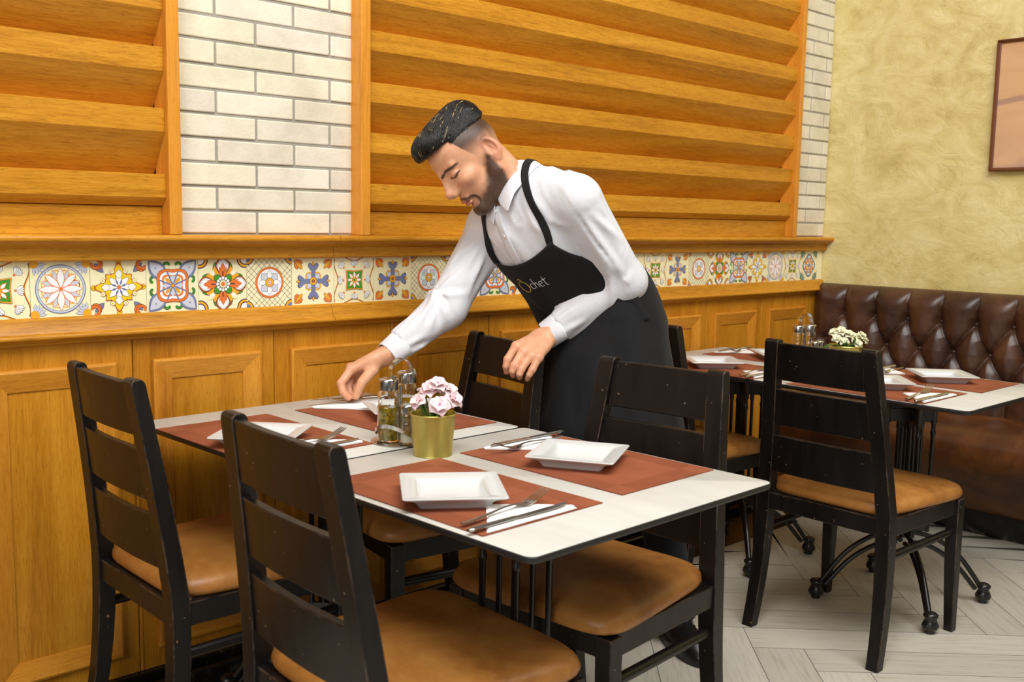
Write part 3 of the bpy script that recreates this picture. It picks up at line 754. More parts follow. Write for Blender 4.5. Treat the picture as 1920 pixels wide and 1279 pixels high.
    def outline(k, inset, z):
        a = 2 * PI * k / ns; c, s_ = math.cos(a), math.sin(a); e = 0.17
        px = math.copysign(abs(c) ** e if abs(c) > 1e-6 else 0, c); py = math.copysign(abs(s_) ** e if abs(s_) > 1e-6 else 0, s_)
        m = max(abs(c), abs(s_)); px, py = c / m, s_ / m
        r = (abs(px) ** 9 + abs(py) ** 9) ** (1 / 9); px, py = px / r, py / r
        x = 0.2265 + px * (0.2085 - inset); hw = 0.186 + (x - 0.02) / 0.42 * 0.040 - inset
        return (x * S, py * hw * S, z * S)
    for inset, z in ((0.012, 0.398), (0.003, 0.400), (-0.001, 0.408), (-0.001, 0.418), (0.004, 0.430), (0.016, 0.440), (0.05, 0.4475), (0.10, 0.451), (0.15, 0.4525)):
        rings.append([outline(k, inset, z) for k in range(ns)])
    mb = MB(); mb.loft(rings); mb.build('seat', M['tan_leather'], t, smooth=True, angle=70, subd=1)
    return t
chair0 = ladder_chair()
CH = [  # x, y, heading deg, label
    (-3.418, -0.334, 0, 'black ladder back chair standing closest to the oak panelling at far left'),
    (-3.435, -1.078, -1.75, 'black ladder back chair nearest the camera with pale worn back edges'),
    (-2.370, -0.356, 171.1, 'black ladder back chair under the hanging left hand of the waiter'),
    (-2.434, -0.981, 184.7, 'black ladder back chair facing left with tan seat under near table corner'),
    (-1.6735, -1.001, -1.3, 'black ladder back chair standing free on pale floor before the bench table'),
    (-1.615, -0.287, 0, 'black ladder back chair mostly hidden behind the waiter at the bench table')]
CHAIRS = []
for i, (x, y, h, lab) in enumerate(CH):
    if i == 0:
        o = chair0; o.location = (x, y, 0); o.rotation_euler = (0, 0, math.radians(h)); o['label'] = lab
    else: o = dup(chair0, (x, y, 0), math.radians(h), lab)
    CHAIRS.append(o)
_b = MB(); _b.loft([[(0.0, 0.011 * math.cos(a) + 0.0, 0.011 * math.sin(a) + (0.008 if math.sin(a) > 0 else -0.008)) for a in [2 * PI * k / 20 for k in range(20)]], [(0.004, 0.011 * math.cos(a), 0.011 * math.sin(a) + (0.008 if math.sin(a) > 0 else -0.008)) for a in [2 * PI * k / 20 for k in range(20)]]])
_o = _b.build('bracket', plain('white_metal_tab', rgb(214, 214, 210), 0.4), CHAIRS[4], smooth=True, angle=40); _o.location = (0.402, -0.197, 0.345); _o['label'] = 'small white metal bracket'

ZT = 0.7172
def table(cx, cy, sx, sy, rz, label, ped_r, px=0.0, py=0.0):
    t = thing('dining_table', label, 'table', (cx, cy, 0), rz, 'pale laminate dining tables')
    def rr(inset, z, r=0.018, n=6):
        L = []
        for (sxn, syn, a0) in ((1, 1, 0), (-1, 1, PI / 2), (-1, -1, PI), (1, -1, 1.5 * PI)):
            for k in range(n + 1):
                a = a0 + PI / 2 * k / n
                L.append((sxn * (sx / 2 - inset - r) + (r) * math.cos(a), syn * (sy / 2 - inset - r) + r * math.sin(a), z))
        return L
    mb = MB(); mb.loft([rr(0.0012, ZT - 0.0008), rr(0.0012, ZT - 0.0003), rr(0.0016, ZT)]); mb.build('tabletop', M['laminate'], t, smooth=True, angle=40)
    mb = MB(); mb.loft([rr(0.006, ZT - 0.0145), rr(0.0015, ZT - 0.0115), rr(0.0, ZT - 0.009), rr(0.0, ZT - 0.0020), rr(0.001, ZT - 0.0008)]); mb.build('edge', M['core'], t, smooth=True, angle=40)
    ci = M['castiron']
    # cast-iron pedestal: four rods, a centre post, collar plates, four bowed feet
    mb = MB()
    R = ped_r; ang = PI / 4; PT = T(px, py, 0)
    mb.box(-0.16, 0.16, -0.02, 0.02, ZT - 0.021, ZT - 0.0148, PT @ rotz(ang)); mb.box(-0.02, 0.02, -0.16, 0.16, ZT - 0.021, ZT - 0.0148, PT @ rotz(ang))
    mb.build('top_plate', ci, t, bevel=0.001)
    for k in range(4):
        a = ang + PI / 2 * k; x, y = R * math.cos(a), R * math.sin(a)
        mb = MB(); mb.lathe([(0.0085, 0.235), (0.0085, 0.25), (0.0068, 0.258), (0.0068, 0.555), (0.0088, 0.559), (0.0088, 0.567), (0.0068, 0.571), (0.0068, 0.592), (0.0105, 0.596), (0.0105, 0.652), (0.0130, 0.656), (0.0130, 0.664), (0.0085, 0.668), (0.0075, ZT - 0.021)], 14, T(px + x, py + y, 0))
        mb.build('rod', ci, t, smooth=True, angle=40)
        mb = MB(); mb.lathe([(0.0075, 0.240), (0.0058, 0.258), (0.0058, 0.575), (0.0075, 0.580), (0.0075, 0.600)], 12, T(px + x * 0.5, py + y * 0.5, 0)); mb.build('rod', ci, t, smooth=True, angle=40)
    mb = MB(); mb.lathe([(0.013, 0.215), (0.016, 0.225), (0.016, 0.262), (0.0095, 0.27), (0.0085, 0.57), (0.013, 0.58), (0.013, ZT - 0.021)], 16, PT); mb.build('centre_post', ci, t, smooth=True, angle=40)
    mb = MB()
    for k in range(2): mb.box(-R, R, -0.006, 0.006, 0.598, 0.650, PT @ rotz(ang + PI / 2 * k))
    for k in range(4): mb.box(0.0, R, -0.0085, 0.0085, 0.606, 0.642, PT @ rotz(ang + PI / 2 * k))
    mb.build('collar', ci, t, bevel=0.0015)
    mb = MB()
    for k in range(2): mb.box(-R, R, -0.006, 0.006, 0.236, 0.262, PT @ rotz(ang + PI / 2 * k))
    mb.build('lower_collar', ci, t, bevel=0.0015)
    for k in range(4):
        a = PI / 4 + PI / 2 * k; D = 0.272; c, s = math.cos(a), math.sin(a)
        mb = MB()
        for (r0, z0, m1, n1, m2, n2, e1, e2) in ((0.02, 0.232, 0.10, 0.214, 0.185, 0.155, 0.262, 0.052), (0.02, 0.198, 0.09, 0.184, 0.17, 0.132, 0.244, 0.046)):
            pts = catmull([(r0 * c, r0 * s, z0), (m1 * c, m1 * s, n1), (m2 * c, m2 * s, n2), (e1 * c, e1 * s, e2)], 6)
            mb.tube(pts, 0.0078, 10, PT)
        lg = mb.build('foot_arm', ci, t, smooth=True, angle=60)
        mb = MB(); mb.lathe([(0.013, 0.0), (0.015, 0.002), (0.014, 0.010), (0.022, 0.014), (0.0255, 0.023), (0.020, 0.036), (0.0165, 0.045), (0.021, 0.051), (0.022, 0.058), (0.015, 0.064), (0.008, 0.066)], 18, T(px + D * c, py + D * s, 0))
        for j in range(6):
            b2 = 2 * PI * j / 6; q = T(px + D * c + 0.0185 * math.cos(b2), py + D * s + 0.0185 * math.sin(b2), 0.024)
            mb.lathe([(0.0005, -0.009), (0.005, -0.006), (0.006, 0), (0.005, 0.006), (0.0005, 0.009)], 8, q)
        mb.build('claw_foot', ci, lg, smooth=True, angle=60)
    return t
A1 = math.radians(1.6)
def t1(u, v): return (-3.2895 + u * math.cos(A1) + v * math.sin(A1), -0.083 + u * math.sin(A1) - v * math.cos(A1))
_c = t1(0.3425, 0.321); table(_c[0], _c[1], 0.685, 0.638, A1, 'pale dining table pushed against the oak panelling that the waiter is setting', 0.060, 0.018, 0.002)
_c = t1(0.3425, 0.9945); table(_c[0], _c[1], 0.685, 0.693, A1, 'pale dining table nearest the camera with the gold pot by its seam', 0.066, -0.031, -0.006)
table(-1.131, -0.357, 0.664, 0.640, 0.0, 'pale dining table in the far corner between the bench and oak panelling', 0.074)
table(-1.131, -0.999, 0.664, 0.638, 0.0, 'pale dining table before the bench whose outer end is bare of chairs', 0.074)
# ================================================================ table settings
rnd = random.Random(21)
Z = ZT + 0.0003
def placemat(cx, cy, rz, label):
    nx, ny = 12, 18; wx, wy = 0.2955, 0.450
    mb = MB()
    a, b = rgb(150, 84, 55), rgb(140, 76, 49)
    def P(i, j, z):
        x = -wx / 2 + wx * i / nx; y = -wy / 2 + wy * j / ny
        return (x, y, z + 0.0004 * math.sin(x * 31 + y * 17) ** 2)
    for i in range(nx):
        for j in range(ny):
            x = -wx / 2 + wx * (i + .5) / nx; y = -wy / 2 + wy * (j + .5) / ny
            # woven blocks: a darker frame of warp and weft near the rims
            k = (abs(x) > 0.105) ^ (abs(y) > 0.17)
            mb.col = b if k else a
            mb.add([P(i, j, .0016), P(i + 1, j, .0016), P(i + 1, j + 1, .0016), P(i, j + 1, .0016)], [(0, 1, 2, 3)])
    mb.col = b
    rim = [(-wx / 2, -wy / 2), (wx / 2, -wy / 2), (wx / 2, wy / 2), (-wx / 2, wy / 2)]
    mb.add([(x, y, 0) for x, y in rim] + [(x, y, 0.0016) for x, y in rim], [(3, 2, 1, 0), (0, 1, 5, 4), (1, 2, 6, 5), (2, 3, 7, 6), (3, 0, 4, 7)])
    o = mb.build('placemat', M['mat'], colors=True, loc=(cx, cy, Z)); o.rotation_euler = (0, 0, rz)
    return tag(o, label, 'placemat', 'rust woven placemats')
def plate_mesh():
    def sq(h, z, r):
        L = []; n = 5
        for sx, sy, a0 in ((1, 1, 0), (-1, 1, PI / 2), (-1, -1, PI), (1, -1, 1.5 * PI)):
            for k in range(n + 1):
                a = a0 + PI / 2 * k / n
                x = sx * (h - r) + r * math.cos(a); y = sy * (h - r) + r * math.sin(a)
                s = 1 - 0.018 * (1 - (min(abs(x), abs(y)) / h) ** 2) if h > 0.08 else 1   # faintly bowed sides
                L.append((x * s, y * s, z))
        return L
    prof = [(0.052, 0.0012, .006), (0.058, 0.0, .006), (0.062, 0.0, .006), (0.064, 0.003, .006), (0.069, 0.011, .007), (0.078, 0.017, .007), (0.0905, 0.0215, .007), (0.0925, 0.0235, .007), (0.0915, 0.0255, .007), (0.088, 0.0256, .007), (0.066, 0.0222, .006), (0.0615, 0.0205, .006), (0.058, 0.0125, .008), (0.054, 0.0075, .012), (0.048, 0.006, .014), (0.02, 0.0055, .01)]
    mb = MB(); mb.loft([sq(*p) for p in prof]); return mb
PLATE = plate_mesh().build('plate', M['china'], smooth=True, angle=50)
def plate(x, y, rz, label):
    o = PLATE if 'label' not in PLATE else PLATE.copy()
    if o is not PLATE: COL.objects.link(o)
    o.location = (x, y, Z + 0.0019); o.rotation_euler = (0, 0, rz)
    return tag(o, label, 'plate', 'square white side plates')
def fork_proto():
    # local +x runs from handle end to the tines
    t = thing('fork', 'x', 'fork', group='steel forks')
    mb = MB()
    st = [(0.0, .0052, .0030), (0.004, .0062, .0028), (0.03, .0056, .0030), (0.07, .0042, .0055), (0.105, .0029, .0085), (0.130, .0030, .0080), (0.143, .0060, .0062), (0.152, .0098, .0048), (0.160, .0112, .0040), (0.168, .0115, .0040)]
    mb.loft([[(x, -w, z), (x, -w * .5, z + .0014), (x, w * .5, z + .0014), (x, w, z), (x, w * .5, z - .0010), (x, -w * .5, z - .0010)] for x, w, z in st])
    mb.build('handle', M['steel'], t, smooth=True, angle=60)
    mb = MB()
    for k in range(4):
        y0 = -0.0093 + k * 0.0062
        mb.loft([[(x, y0 * s - w, z - .0008), (x, y0 * s + w, z - .0008), (x, y0 * s + w, z + .0012), (x, y0 * s - w, z + .0012)] for x, w, z, s in ((0.166, .0021, .0040, 1), (0.180, .0018, .0058, 1), (0.198, .0016, .0110, 1), (0.213, .0013, .0172, .98), (0.221, .0007, .0208, .97))])
    mb.build('tines', M['steel'], t, bevel=0.0004)
    return t
def knife_proto():
    t = thing('knife', 'x', 'knife', group='steel table knives')
    mb = MB(); n = 10
    st = [(0.0, .0040, .0022), (0.003, .0062, .0034), (0.012, .0068, .0038), (0.05, .0064, .0034), (0.10, .0056, .0030), (0.112, .0046, .0024)]
    mb.loft([[(x, w * math.cos(2 * PI * k / n), .0042 + h * math.sin(2 * PI * k / n)) for k in range(n)] for x, w, h in st])
    mb.build('handle', M['steel'], t, smooth=True, angle=60)
    mb = MB(); pts = [(0.110, -.0045), (0.120, -.0070), (0.17, -.0085), (0.205, -.0080), (0.228, -.0045), (0.241, .0030), (0.243, .0062), (0.235, .0064), (0.15, .0052), (0.110, .0045)]
    mb.prism(pts, 'z', 0.0036, 0.0048); mb.build('blade', M['steel'], t, bevel=0.0004)
    return t
FORK = fork_proto(); KNIFE = knife_proto()
def put(proto, x, y, z, rx, ry, rz, label):
    if proto.get('used'):
        o = dup(proto, (x, y, z), rz, label)
    else: o = proto; o['label'] = label; o.location = (x, y, z); proto['used'] = 1
    if 'used' in o and o is not proto: del o['used']
    o.rotation_euler = (rx, ry, rz); return o
def napkin(x, y, rz, pts, label, lift=0.0):
    # a folded paper napkin: layered triangle with a soft crease
    mb = MB(); P = [Vector((p[0], p[1], 0)) for p in pts]
    n = len(P); c = sum(P, Vector()) / n
    for L in range(3):
        z = 0.0004 + 0.0011 * L; k = 1 - 0.02 * L
        q = [c + (p - c) * k + Vector((rnd.uniform(-.0012, .0012), rnd.uniform(-.0012, .0012), 0)) for p in P]
        m = []
        for i in range(n):
            a, b = q[i], q[(i + 1) % n]
            for s in range(4):
                p = a.lerp(b, s / 4); m.append((p.x + rnd.uniform(-.0005, .0005), p.y + rnd.uniform(-.0005, .0005), z + rnd.uniform(0, .0005)))
        mb.loft([m, [(a, b, d + 0.0008) for a, b, d in m]])
    o = mb.build('napkin', M['paper'], loc=(x, y, Z + 0.0021)); o.rotation_euler = (0, 0, rz)
    return tag(o, label, 'napkin', 'folded white paper napkins')
def setting(cx, cy, rz, words, jx=0.0, jy=0.0, fork_dx=0.0, plate_at=None, plate_rot=0.0):
    m, p, f, k, n = words
    placemat(cx, cy, rz, m)
    plate(plate_at[0], plate_at[1], plate_rot, p)
    c, s = math.cos(rz), math.sin(rz)
    def W(x, y): return (cx + c * x - s * y, cy + s * x + c * y)
    nx, ny = W(0.0 + jx, -0.17 + jy)
    napkin(nx, ny, rz, [(-0.135, -0.052), (0.080, -0.052), (0.088, -0.040), (0.040, 0.010), (-0.028, 0.066), (-0.075, 0.012)], n)
    kx, ky = W(-0.163 + jx, -0.207 + jy); put(KNIFE, kx, ky, Z + 0.0058, 0, 0, rz + rnd.uniform(-.02, .02), k)
    fx, fy = W(-0.145 + jx + fork_dx, -0.172 + jy); put(FORK, fx, fy, Z + 0.0062, 0, 0, rz + rnd.uniform(.06, .13), f)
a1 = math.radians(1.6)
setting(-3.098, -1.07, a1 - 0.0, ('rust placemat at the near corner of the near table', 'white square plate nearest the camera beside the steel fork', 'steel fork on the napkin nearest the camera', 'steel knife at the near corner of the near table', 'white napkin under the cutlery nearest the camera'), plate_at=(-3.138, -1.10), plate_rot=math.radians(-35))
setting(-2.736, -1.05, a1 + PI, ('rust placemat on the right half of the near table', 'white square plate on the right half of the near table', 'steel fork left of the plate on the near table right half', 'dark steel knife by the seam right of the gold pot', 'white napkin right of the gold pot with pink flowers'), plate_at=(-2.755, -1.052), plate_rot=math.radians(-60), fork_dx=0.03)
setting(-3.136, -0.42, a1, ('rust placemat at the left end of the table by the panelling', 'white square plate behind the nearest chair back', 'steel fork showing only its tines beside the nearest chair back', 'steel knife beside the oil bottles with its tip pointing right', 'white napkin between nearest chair back and oil bottles'), plate_at=(-3.168, -0.475), plate_rot=math.radians(-47.7), jx=0.052, jy=0.016)
# the place the waiter is laying: its knife is in his fingers
placemat(-2.757, -0.41, a1 + PI, 'rust placemat in front of the waiter behind the oil bottles')
plate(-2.733, -0.420, math.radians(66), 'white square plate behind the oil bottles and pink flowers')
napkin(-2.752, -0.232, PI + a1, [(-0.10, -0.035), (0.105, -0.052), (0.112, -0.030), (0.055, 0.030), (0.010, 0.090), (-0.075, 0.030)], 'white napkin under the fingers of the waiter')
put(KNIFE, -2.612, -0.205, Z + 0.0065, 0.0, math.radians(-1.5), math.radians(169.5), 'steel knife pinched in the right hand of the waiter')
put(FORK, -2.600, -0.222, Z + 0.0062, 0, 0, math.radians(174), 'steel fork under the right hand of the waiter')
setting(-1.312, -0.962, 0, ('rust placemat on the chair side of the table before the bench', 'white square plate right behind the free standing chair', 'steel fork at the bare end of the bench table', 'steel knife at the bare end of the bench table', 'white napkin at the bare end of the bench table'), plate_at=(-1.272, -0.951), plate_rot=math.radians(-48))
setting(-0.968, -0.985, PI, ('rust placemat on the bench side of the near bench table', 'white square plate closest to the bench seat', 'steel fork hidden partly behind the free standing chair post', 'steel knife hidden behind the free standing chair post', 'white napkin just right of the free standing chair post'), plate_at=(-0.97, -1.018), plate_rot=math.radians(-48))
setting(-1.318, -0.395, 0, ('rust placemat in the far corner beside the waiter', 'white square plate just right of the black apron', 'steel fork beside the free standing chair left post', 'steel knife beside the free standing chair left post', 'white napkin left of the free standing chair post'), plate_at=(-1.327, -0.359), plate_rot=math.radians(-40))
setting(-0.925, -0.352, PI, ('rust placemat in the corner of oak panelling and bench', 'white square plate in the corner half hidden by the chair', 'steel fork with dark tines near the oak panelling', 'steel knife along the panelled edge of the far table', 'white napkin along the panelled edge of the far table'), plate_at=(-0.94, -0.386), plate_rot=math.radians(-40))
for _p in (FORK, KNIFE):
    if 'used' in _p: del _p['used']

def bottle(x, y, h, r, liquid, level, labels, bits=None, cap_h=0.024, spout=True):
    name, label, cat, group = labels
    t = thing(name, label, cat, (x, y, ZT + 0.0032), 0, group)
    hb = h - cap_h
    out = [(r * .55, 0.0), (r * .96, 0.0), (r, 0.004), (r, hb * .45), (r * .985, hb * .50), (r * 1.0, hb * .56), (r * 1.0, hb * .66), (r * .90, hb * .71), (r * .96, hb * .77), (r * .99, hb * .84), (r * .97, hb * .92), (r * .84, hb * .97), (r * .80, hb)]
    inn = [(max(q - .0026, .001), max(z, .004)) for q, z in reversed(out)]
    mb = MB(); mb.lathe(out + inn[:-1] + [(0.0006, .004)], 28, cap0=True, cap1=True); mb.build('glass', M['glass'], t, smooth=True, angle=50)
    rl = r - .0030
    mb = MB(); mb.lathe([(0.0006, .0044), (rl, .0044), (rl, level * hb), (0.0006, level * hb)], 28); mb.build('contents', liquid, t, smooth=True, angle=50)
    if bits:
        mb = MB()
        for k in range(26):
            a, q, z = rnd.uniform(0, 2 * PI), rl * rnd.uniform(.72, .97), rnd.uniform(.25, .95) * level * hb
            mb.tube([(q * math.cos(a + d), q * math.sin(a + d), z + e) for d, e in ((0, 0), (.25, .004), (.5, rnd.uniform(-.004, .012)))], [.0012, .0026, .0008], 5)
        mb.build('herbs', bits, t)
    rc = r * .93
    mb = MB(); mb.lathe([(rc * .9, hb - .002), (rc, hb - .001), (rc, h - .004), (rc * .97, h - .0015), (rc * .88, h), (0.0006, h + .0008)], 26); c = mb.build('cap', M['chrome'], t, smooth=True, angle=40)
    if spout:
        mb = MB(); mb.tube([(0, 0, h - .001), (rc * .5, 0, h + .003), (rc * .98, 0, h + .0015)], [.004, .0038, .0034], 8); mb.build('spout', M['chrome'], c, smooth=True)
    return t
def caddy(cx, cy, rz, lab, bl, sl, handle_h=0.190):
    t = thing('cruet_stand', lab, 'cruet stand', (cx, cy, ZT), rz, 'steel cruet stands')
    mb = MB(); mb.lathe([(0.0006, .0006), (.064, .0006), (.0665, .0014), (.067, .0024), (.0655, .0028), (.062, .0022), (0.0006, .0022)], 40); mb.build('base', M['chrome'], t, smooth=True, angle=50)
    mb = MB(); mb.tube([(0, 0, .002), (0, 0, .128)], .0035, 10); mb.build('post', M['chrome'], t, smooth=True)
    # arched strap handle
    pts = [(-.024, 0, .125), (-.027, 0, .150), (-.024, 0, .170), (-.014, 0, .184), (0, 0, handle_h), (.013, 0, .186), (.022, 0, .174), (.028, 0, .157), (.030, 0, .146)]
    mb = MB(); q = catmull(pts, 4)
    rings = []
    for i, p in enumerate(q):
        tg = (q[min(i + 1, len(q) - 1)] - q[max(i - 1, 0)]).normalized(); n = Vector((-tg.z, 0, tg.x)) * .0009
        rings.append([tuple(p + n + Vector((0, w, 0))) for w in (-.009, .009)] + [tuple(p - n + Vector((0, w, 0))) for w in (.009, -.009)])
    mb.loft(rings); mb.build('handle', M['chrome'], t, smooth=True, angle=50)
    # swept retaining band
    mb = MB(); rings = []
    for k in range(49):
        a = 2 * PI * k / 48; r = .056; z = .030 + .014 * math.sin(2 * a + 0.4)
        c, s = math.cos(a), math.sin(a)
        rings.append([(r * c, r * s, z - .0045), ((r + .0012) * c, (r + .0012) * s, z - .0045), ((r + .0012) * c, (r + .0012) * s, z + .0045), (r * c, r * s, z + .0045)])
    mb.loft(rings, cap0=False, cap1=False); mb.build('band', M['chrome'], t, smooth=True, angle=50)
    return t
caddy(-2.918, -0.653, math.radians(-12), 'steel cruet stand with strap handle beside the gold pot of pink flowers', 0, 0)
bottle(-2.943, -0.640, 0.142, 0.0245, M['oil'], 0.66, ('oil_bottle', 'glass bottle of olive oil with herbs left of the pink flowers', 'bottle', 'oil and vinegar bottles'), M['herb'])
bottle(-2.880, -0.625, 0.150, 0.0245, M['vinegar'], 0.74, ('oil_bottle', 'glass bottle of amber oil behind the pink flowers', 'bottle', 'oil and vinegar bottles'))
bottle(-2.926, -0.690, 0.088, 0.0185, M['salt'], 0.28, ('salt_shaker', 'small glass shaker of coarse salt touching the gold pot', 'shaker', 'salt and pepper shakers'), cap_h=0.017, spout=False)
bottle(-2.879, -0.676, 0.088, 0.0185, M['pepper'], 0.42, ('pepper_shaker', 'small glass shaker hidden behind the gold pot of pink flowers', 'shaker', 'salt and pepper shakers'), cap_h=0.017, spout=False)
caddy(-1.015, -0.535, math.radians(-15), 'steel cruet stand on the bench table in front of the oak panelling', 0, 0)
bottle(-1.038, -0.520, 0.142, 0.0245, M['glass'], 0.10, ('oil_bottle', 'nearly empty glass bottle left in the bench table cruet stand', 'bottle', 'oil and vinegar bottles'))
bottle(-0.978, -0.530, 0.142, 0.0245, M['glass'], 0.10, ('oil_bottle', 'nearly empty glass bottle right in the bench table cruet stand', 'bottle', 'oil and vinegar bottles'))
bottle(-1.022, -0.580, 0.088, 0.0185, M['salt'], 0.28, ('salt_shaker', 'small glass shaker at front of the bench table cruet stand', 'shaker', 'salt and pepper shakers'), cap_h=0.017, spout=False)
bottle(-0.990, -0.578, 0.088, 0.0185, M['pepper'], 0.42, ('pepper_shaker', 'small glass shaker between cruet stand and cream flowers', 'shaker', 'salt and pepper shakers'), cap_h=0.017, spout=False)

def blossom(M4, size, mat, core, name, parent, layers=3, seed=0):
    r = random.Random(seed); mb = MB()
    for L in range(layers):
        n = 5; tilt = 0.25 + 0.42 * L; sc = size * (1 - 0.2 * L)
        for k in range(n):
            a = 2 * PI * (k + 0.5 * L) / n + r.uniform(-.15, .15); grid = []
            for i in range(5):
                u = i / 4; row = []
                for j in range(5):
                    v = (j - 2) / 2
                    w = 0.55 * sc * math.sin(PI * min(1, 0.12 + 0.78 * u)) ** 0.8
                    rad = sc * u * (1 - 0.12 * v * v); h = sc * (math.sin(tilt) * u - 0.35 * u * u + 0.16 * abs(v) * u + 0.07 * math.sin(7 * u + 3 * v + k + L)) + 0.001 * L
                    x, y = rad * math.cos(tilt * .7), v * w
                    row.append((x * math.cos(a) - y * math.sin(a), x * math.sin(a) + y * math.cos(a), h + sc * 0.12 * L))
                grid.append(row)
            vs = [p for row in grid for p in row]; n0 = len(vs); fs = []
            for i in range(4):
                for j in range(4): fs.append((i * 5 + j, i * 5 + j + 1, (i + 1) * 5 + j + 1, (i + 1) * 5 + j))
            mb.add(vs, fs, M4)
    o = mb.build(name, mat, parent, smooth='all')
    so = o.modifiers.new('thick', 'SOLIDIFY'); so.thickness = 0.0006
    mb = MB(); mb.lathe([(0.0004, -0.002), (size * .12, 0.0), (size * .15, size * .16), (size * .08, size * .3), (0.0004, size * .33)], 10, M4); mb.build('flower_centre', core, o, smooth=True)
    return o
def leaf(pts, width, parent):
    mb = MB(); P = catmull(pts, 4); N = len(P); rings = []
    vs = []; fs = []
    for i, p in enumerate(P):
        tg = (P[min(i + 1, N - 1)] - P[max(i - 1, 0)]).normalized(); side = tg.cross(Vector((0, 0, 1)))
        side = side.normalized() if side.length > 1e-4 else Vector((1, 0, 0)); w = width * math.sin(PI * (0.08 + 0.9 * i / (N - 1)))
        up = side.cross(tg).normalized()
        vs += [tuple(p - side * w + up * w * .25), tuple(p), tuple(p + side * w + up * w * .25)]
    for i in range(N - 1):
        for j in range(2): fs.append((i * 3 + j, i * 3 + j + 1, (i + 1) * 3 + j + 1, (i + 1) * 3 + j))
    mb.add(vs, fs); o = mb.build('leaf', M['leaf'], parent, smooth='all'); so = o.modifiers.new('thick', 'SOLIDIFY'); so.thickness = 0.0008
def pot(cx, cy, lab, mat, core, heads, leaves, scale=1.0, size=0.022, layers=3):
    t = thing('potted_flowers', lab, 'flower pot', (cx, cy, ZT + 0.0002), 0, 'gold pots of flowers'); s = scale
    mb = MB(); mb.lathe([(0.0005, .003), (.0385, .003), (.0395, .0005), (.0412, .0), (.042, .0012), (.0412, .003), (.0478, .0875), (.0492, .0885), (.0498, .0900), (.0490, .0915), (.0472, .0910), (.0462, .0870), (.0450, .070), (0.0005, .069)], 44, Matrix.Scale(s, 4)); mb.build('pot', M['gold'], t, smooth=True, angle=45)
    mb = MB(); mb.lathe([(0.0005, .0700), (.0447, .0700), (.0449, .0722), (.03, .0745), (0.0005, .0755)], 30, Matrix.Scale(s, 4)); mb.build('soil', M['soil'], t, smooth=True)
    for i, (x, y, z, tx, ty) in enumerate(heads):
        base = Vector((x * .25, y * .25, .074 * s)); top = Vector((x, y, z))
        mb = MB(); mb.tube(catmull([base, base.lerp(top, .5) + Vector((x * .12, y * .12, .006)), top], 5), .0016, 7); mb.build('stem', M['stem'], t, smooth=True)
        q = Vector((tx, ty, 1)).normalized().to_track_quat('Z', 'Y').to_matrix().to_4x4()
        blossom(T(x, y, z) @ q, size * (0.9 + 0.2 * ((i * 37) % 10) / 10), mat, core, 'flower', t, layers, i)
    for L in leaves: leaf([(a * s, b * s, c * s) for a, b, c in L[0]], L[1] * s, t)
    return t
# image-right in the world is (0.73,-0.68); towards the camera is (-0.68,-0.72)
def hv(rr, tt, z): return (0.73 * rr - 0.68 * tt, -0.68 * rr - 0.72 * tt, z)
def hd(rr, tt, z, tr, tt2): return hv(rr, tt, z) + (0.73 * tr - 0.68 * tt2, -0.68 * tr - 0.72 * tt2)
pot(-2.942, -0.800, 'gold metal pot of pale pink flowers beside the oil bottles', M['pink_petal'], M['pink_core'],
    [hd(-.030, .022, .118, -.7, .7), hd(-.006, .0, .142, -.2, .7), hd(.010, .004, .152, .1, .5), hd(.034, -.004, .138, .5, .4), hd(.016, .034, .112, .2, 1.2), hd(.044, .010, .122, .9, .6), hd(-.02, -.024, .132, -.5, -.2), hd(.03, -.03, .126, .5, -.6)],
    [([hv(.0, .004, .075), hv(.004, .016, .10), hv(.012, .02, .118)], .006), ([hv(.008, .0, .075), hv(.026, .012, .098), hv(.04, .012, .112)], .007), ([hv(.01, .01, .074), hv(.022, .024, .080), hv(.03, .03, .078)], .005), ([hv(-.01, 0, .074), hv(-.02, .004, .10), hv(-.022, .01, .112)], .006)], size=0.0245, layers=2)
pot(-1.133, -0.757, 'gold metal pot of cream flowers on the bench table', M['cream_petal'], M['leaf'],
    [hd(-.036, .02, .128, -.5, .8), hd(-.020, .01, .152, -.2, .7), hd(-.040, 0, .146, -.6, .4), hd(-.012, .024, .118, 0, 1.0), hd(.010, .0, .140, .2, .6), hd(.034, .02, .112, .4, 1.0), hd(.050, .01, .138, .7, .6), hd(.030, .0, .130, .3, .7), hd(.058, .006, .124, .9, .4)],
    [([hv(-.01, .01, .076), hv(-.05, .03, .094), hv(-.082, .034, .080)], .013), ([hv(.0, .01, .076), hv(.012, .03, .094), hv(.02, .03, .116)], .012), ([hv(.01, .012, .074), hv(.03, .036, .088), hv(.046, .04, .086)], .010), ([hv(-.01, .014, .074), hv(-.012, .036, .096), hv(-.006, .04, .112)], .010)], scale=1.14, size=0.021, layers=2)
# ================================================================ the waiter
# ---- small signed-distance toolkit and a surface-nets mesher (numpy only)
f32 = np.float32
def V3(*a): return np.array(a, dtype=f32)
def seg_t(p, a, b):
    ab = b - a; return np.clip(((p - a) @ ab) / float(ab @ ab), 0, 1)
def rc(p, a, b, ra, rb):
    a = np.asarray(a, f32); b = np.asarray(b, f32); t = seg_t(p, a, b)
    return np.linalg.norm(p - a - t[:, None] * (b - a), axis=1) - (ra + (rb - ra) * t)
def ell(p, c, r, R=None):
    q = p - np.asarray(c, f32)
    if R is not None: q = q @ R
    r = np.asarray(r, f32); k0 = np.linalg.norm(q / r, axis=1); k1 = np.linalg.norm(q / (r * r), axis=1) + 1e-9
    return k0 * (k0 - 1) / k1
def smin(a, b, k):
    h = np.clip(0.5 + 0.5 * (b - a) / k, 0, 1); return b + (a - b) * h - k * h * (1 - h)
def smax(a, b, k): return -smin(-a, -b, k)
_rs = np.random.RandomState(3); _tab = _rs.rand(4096).astype(f32)
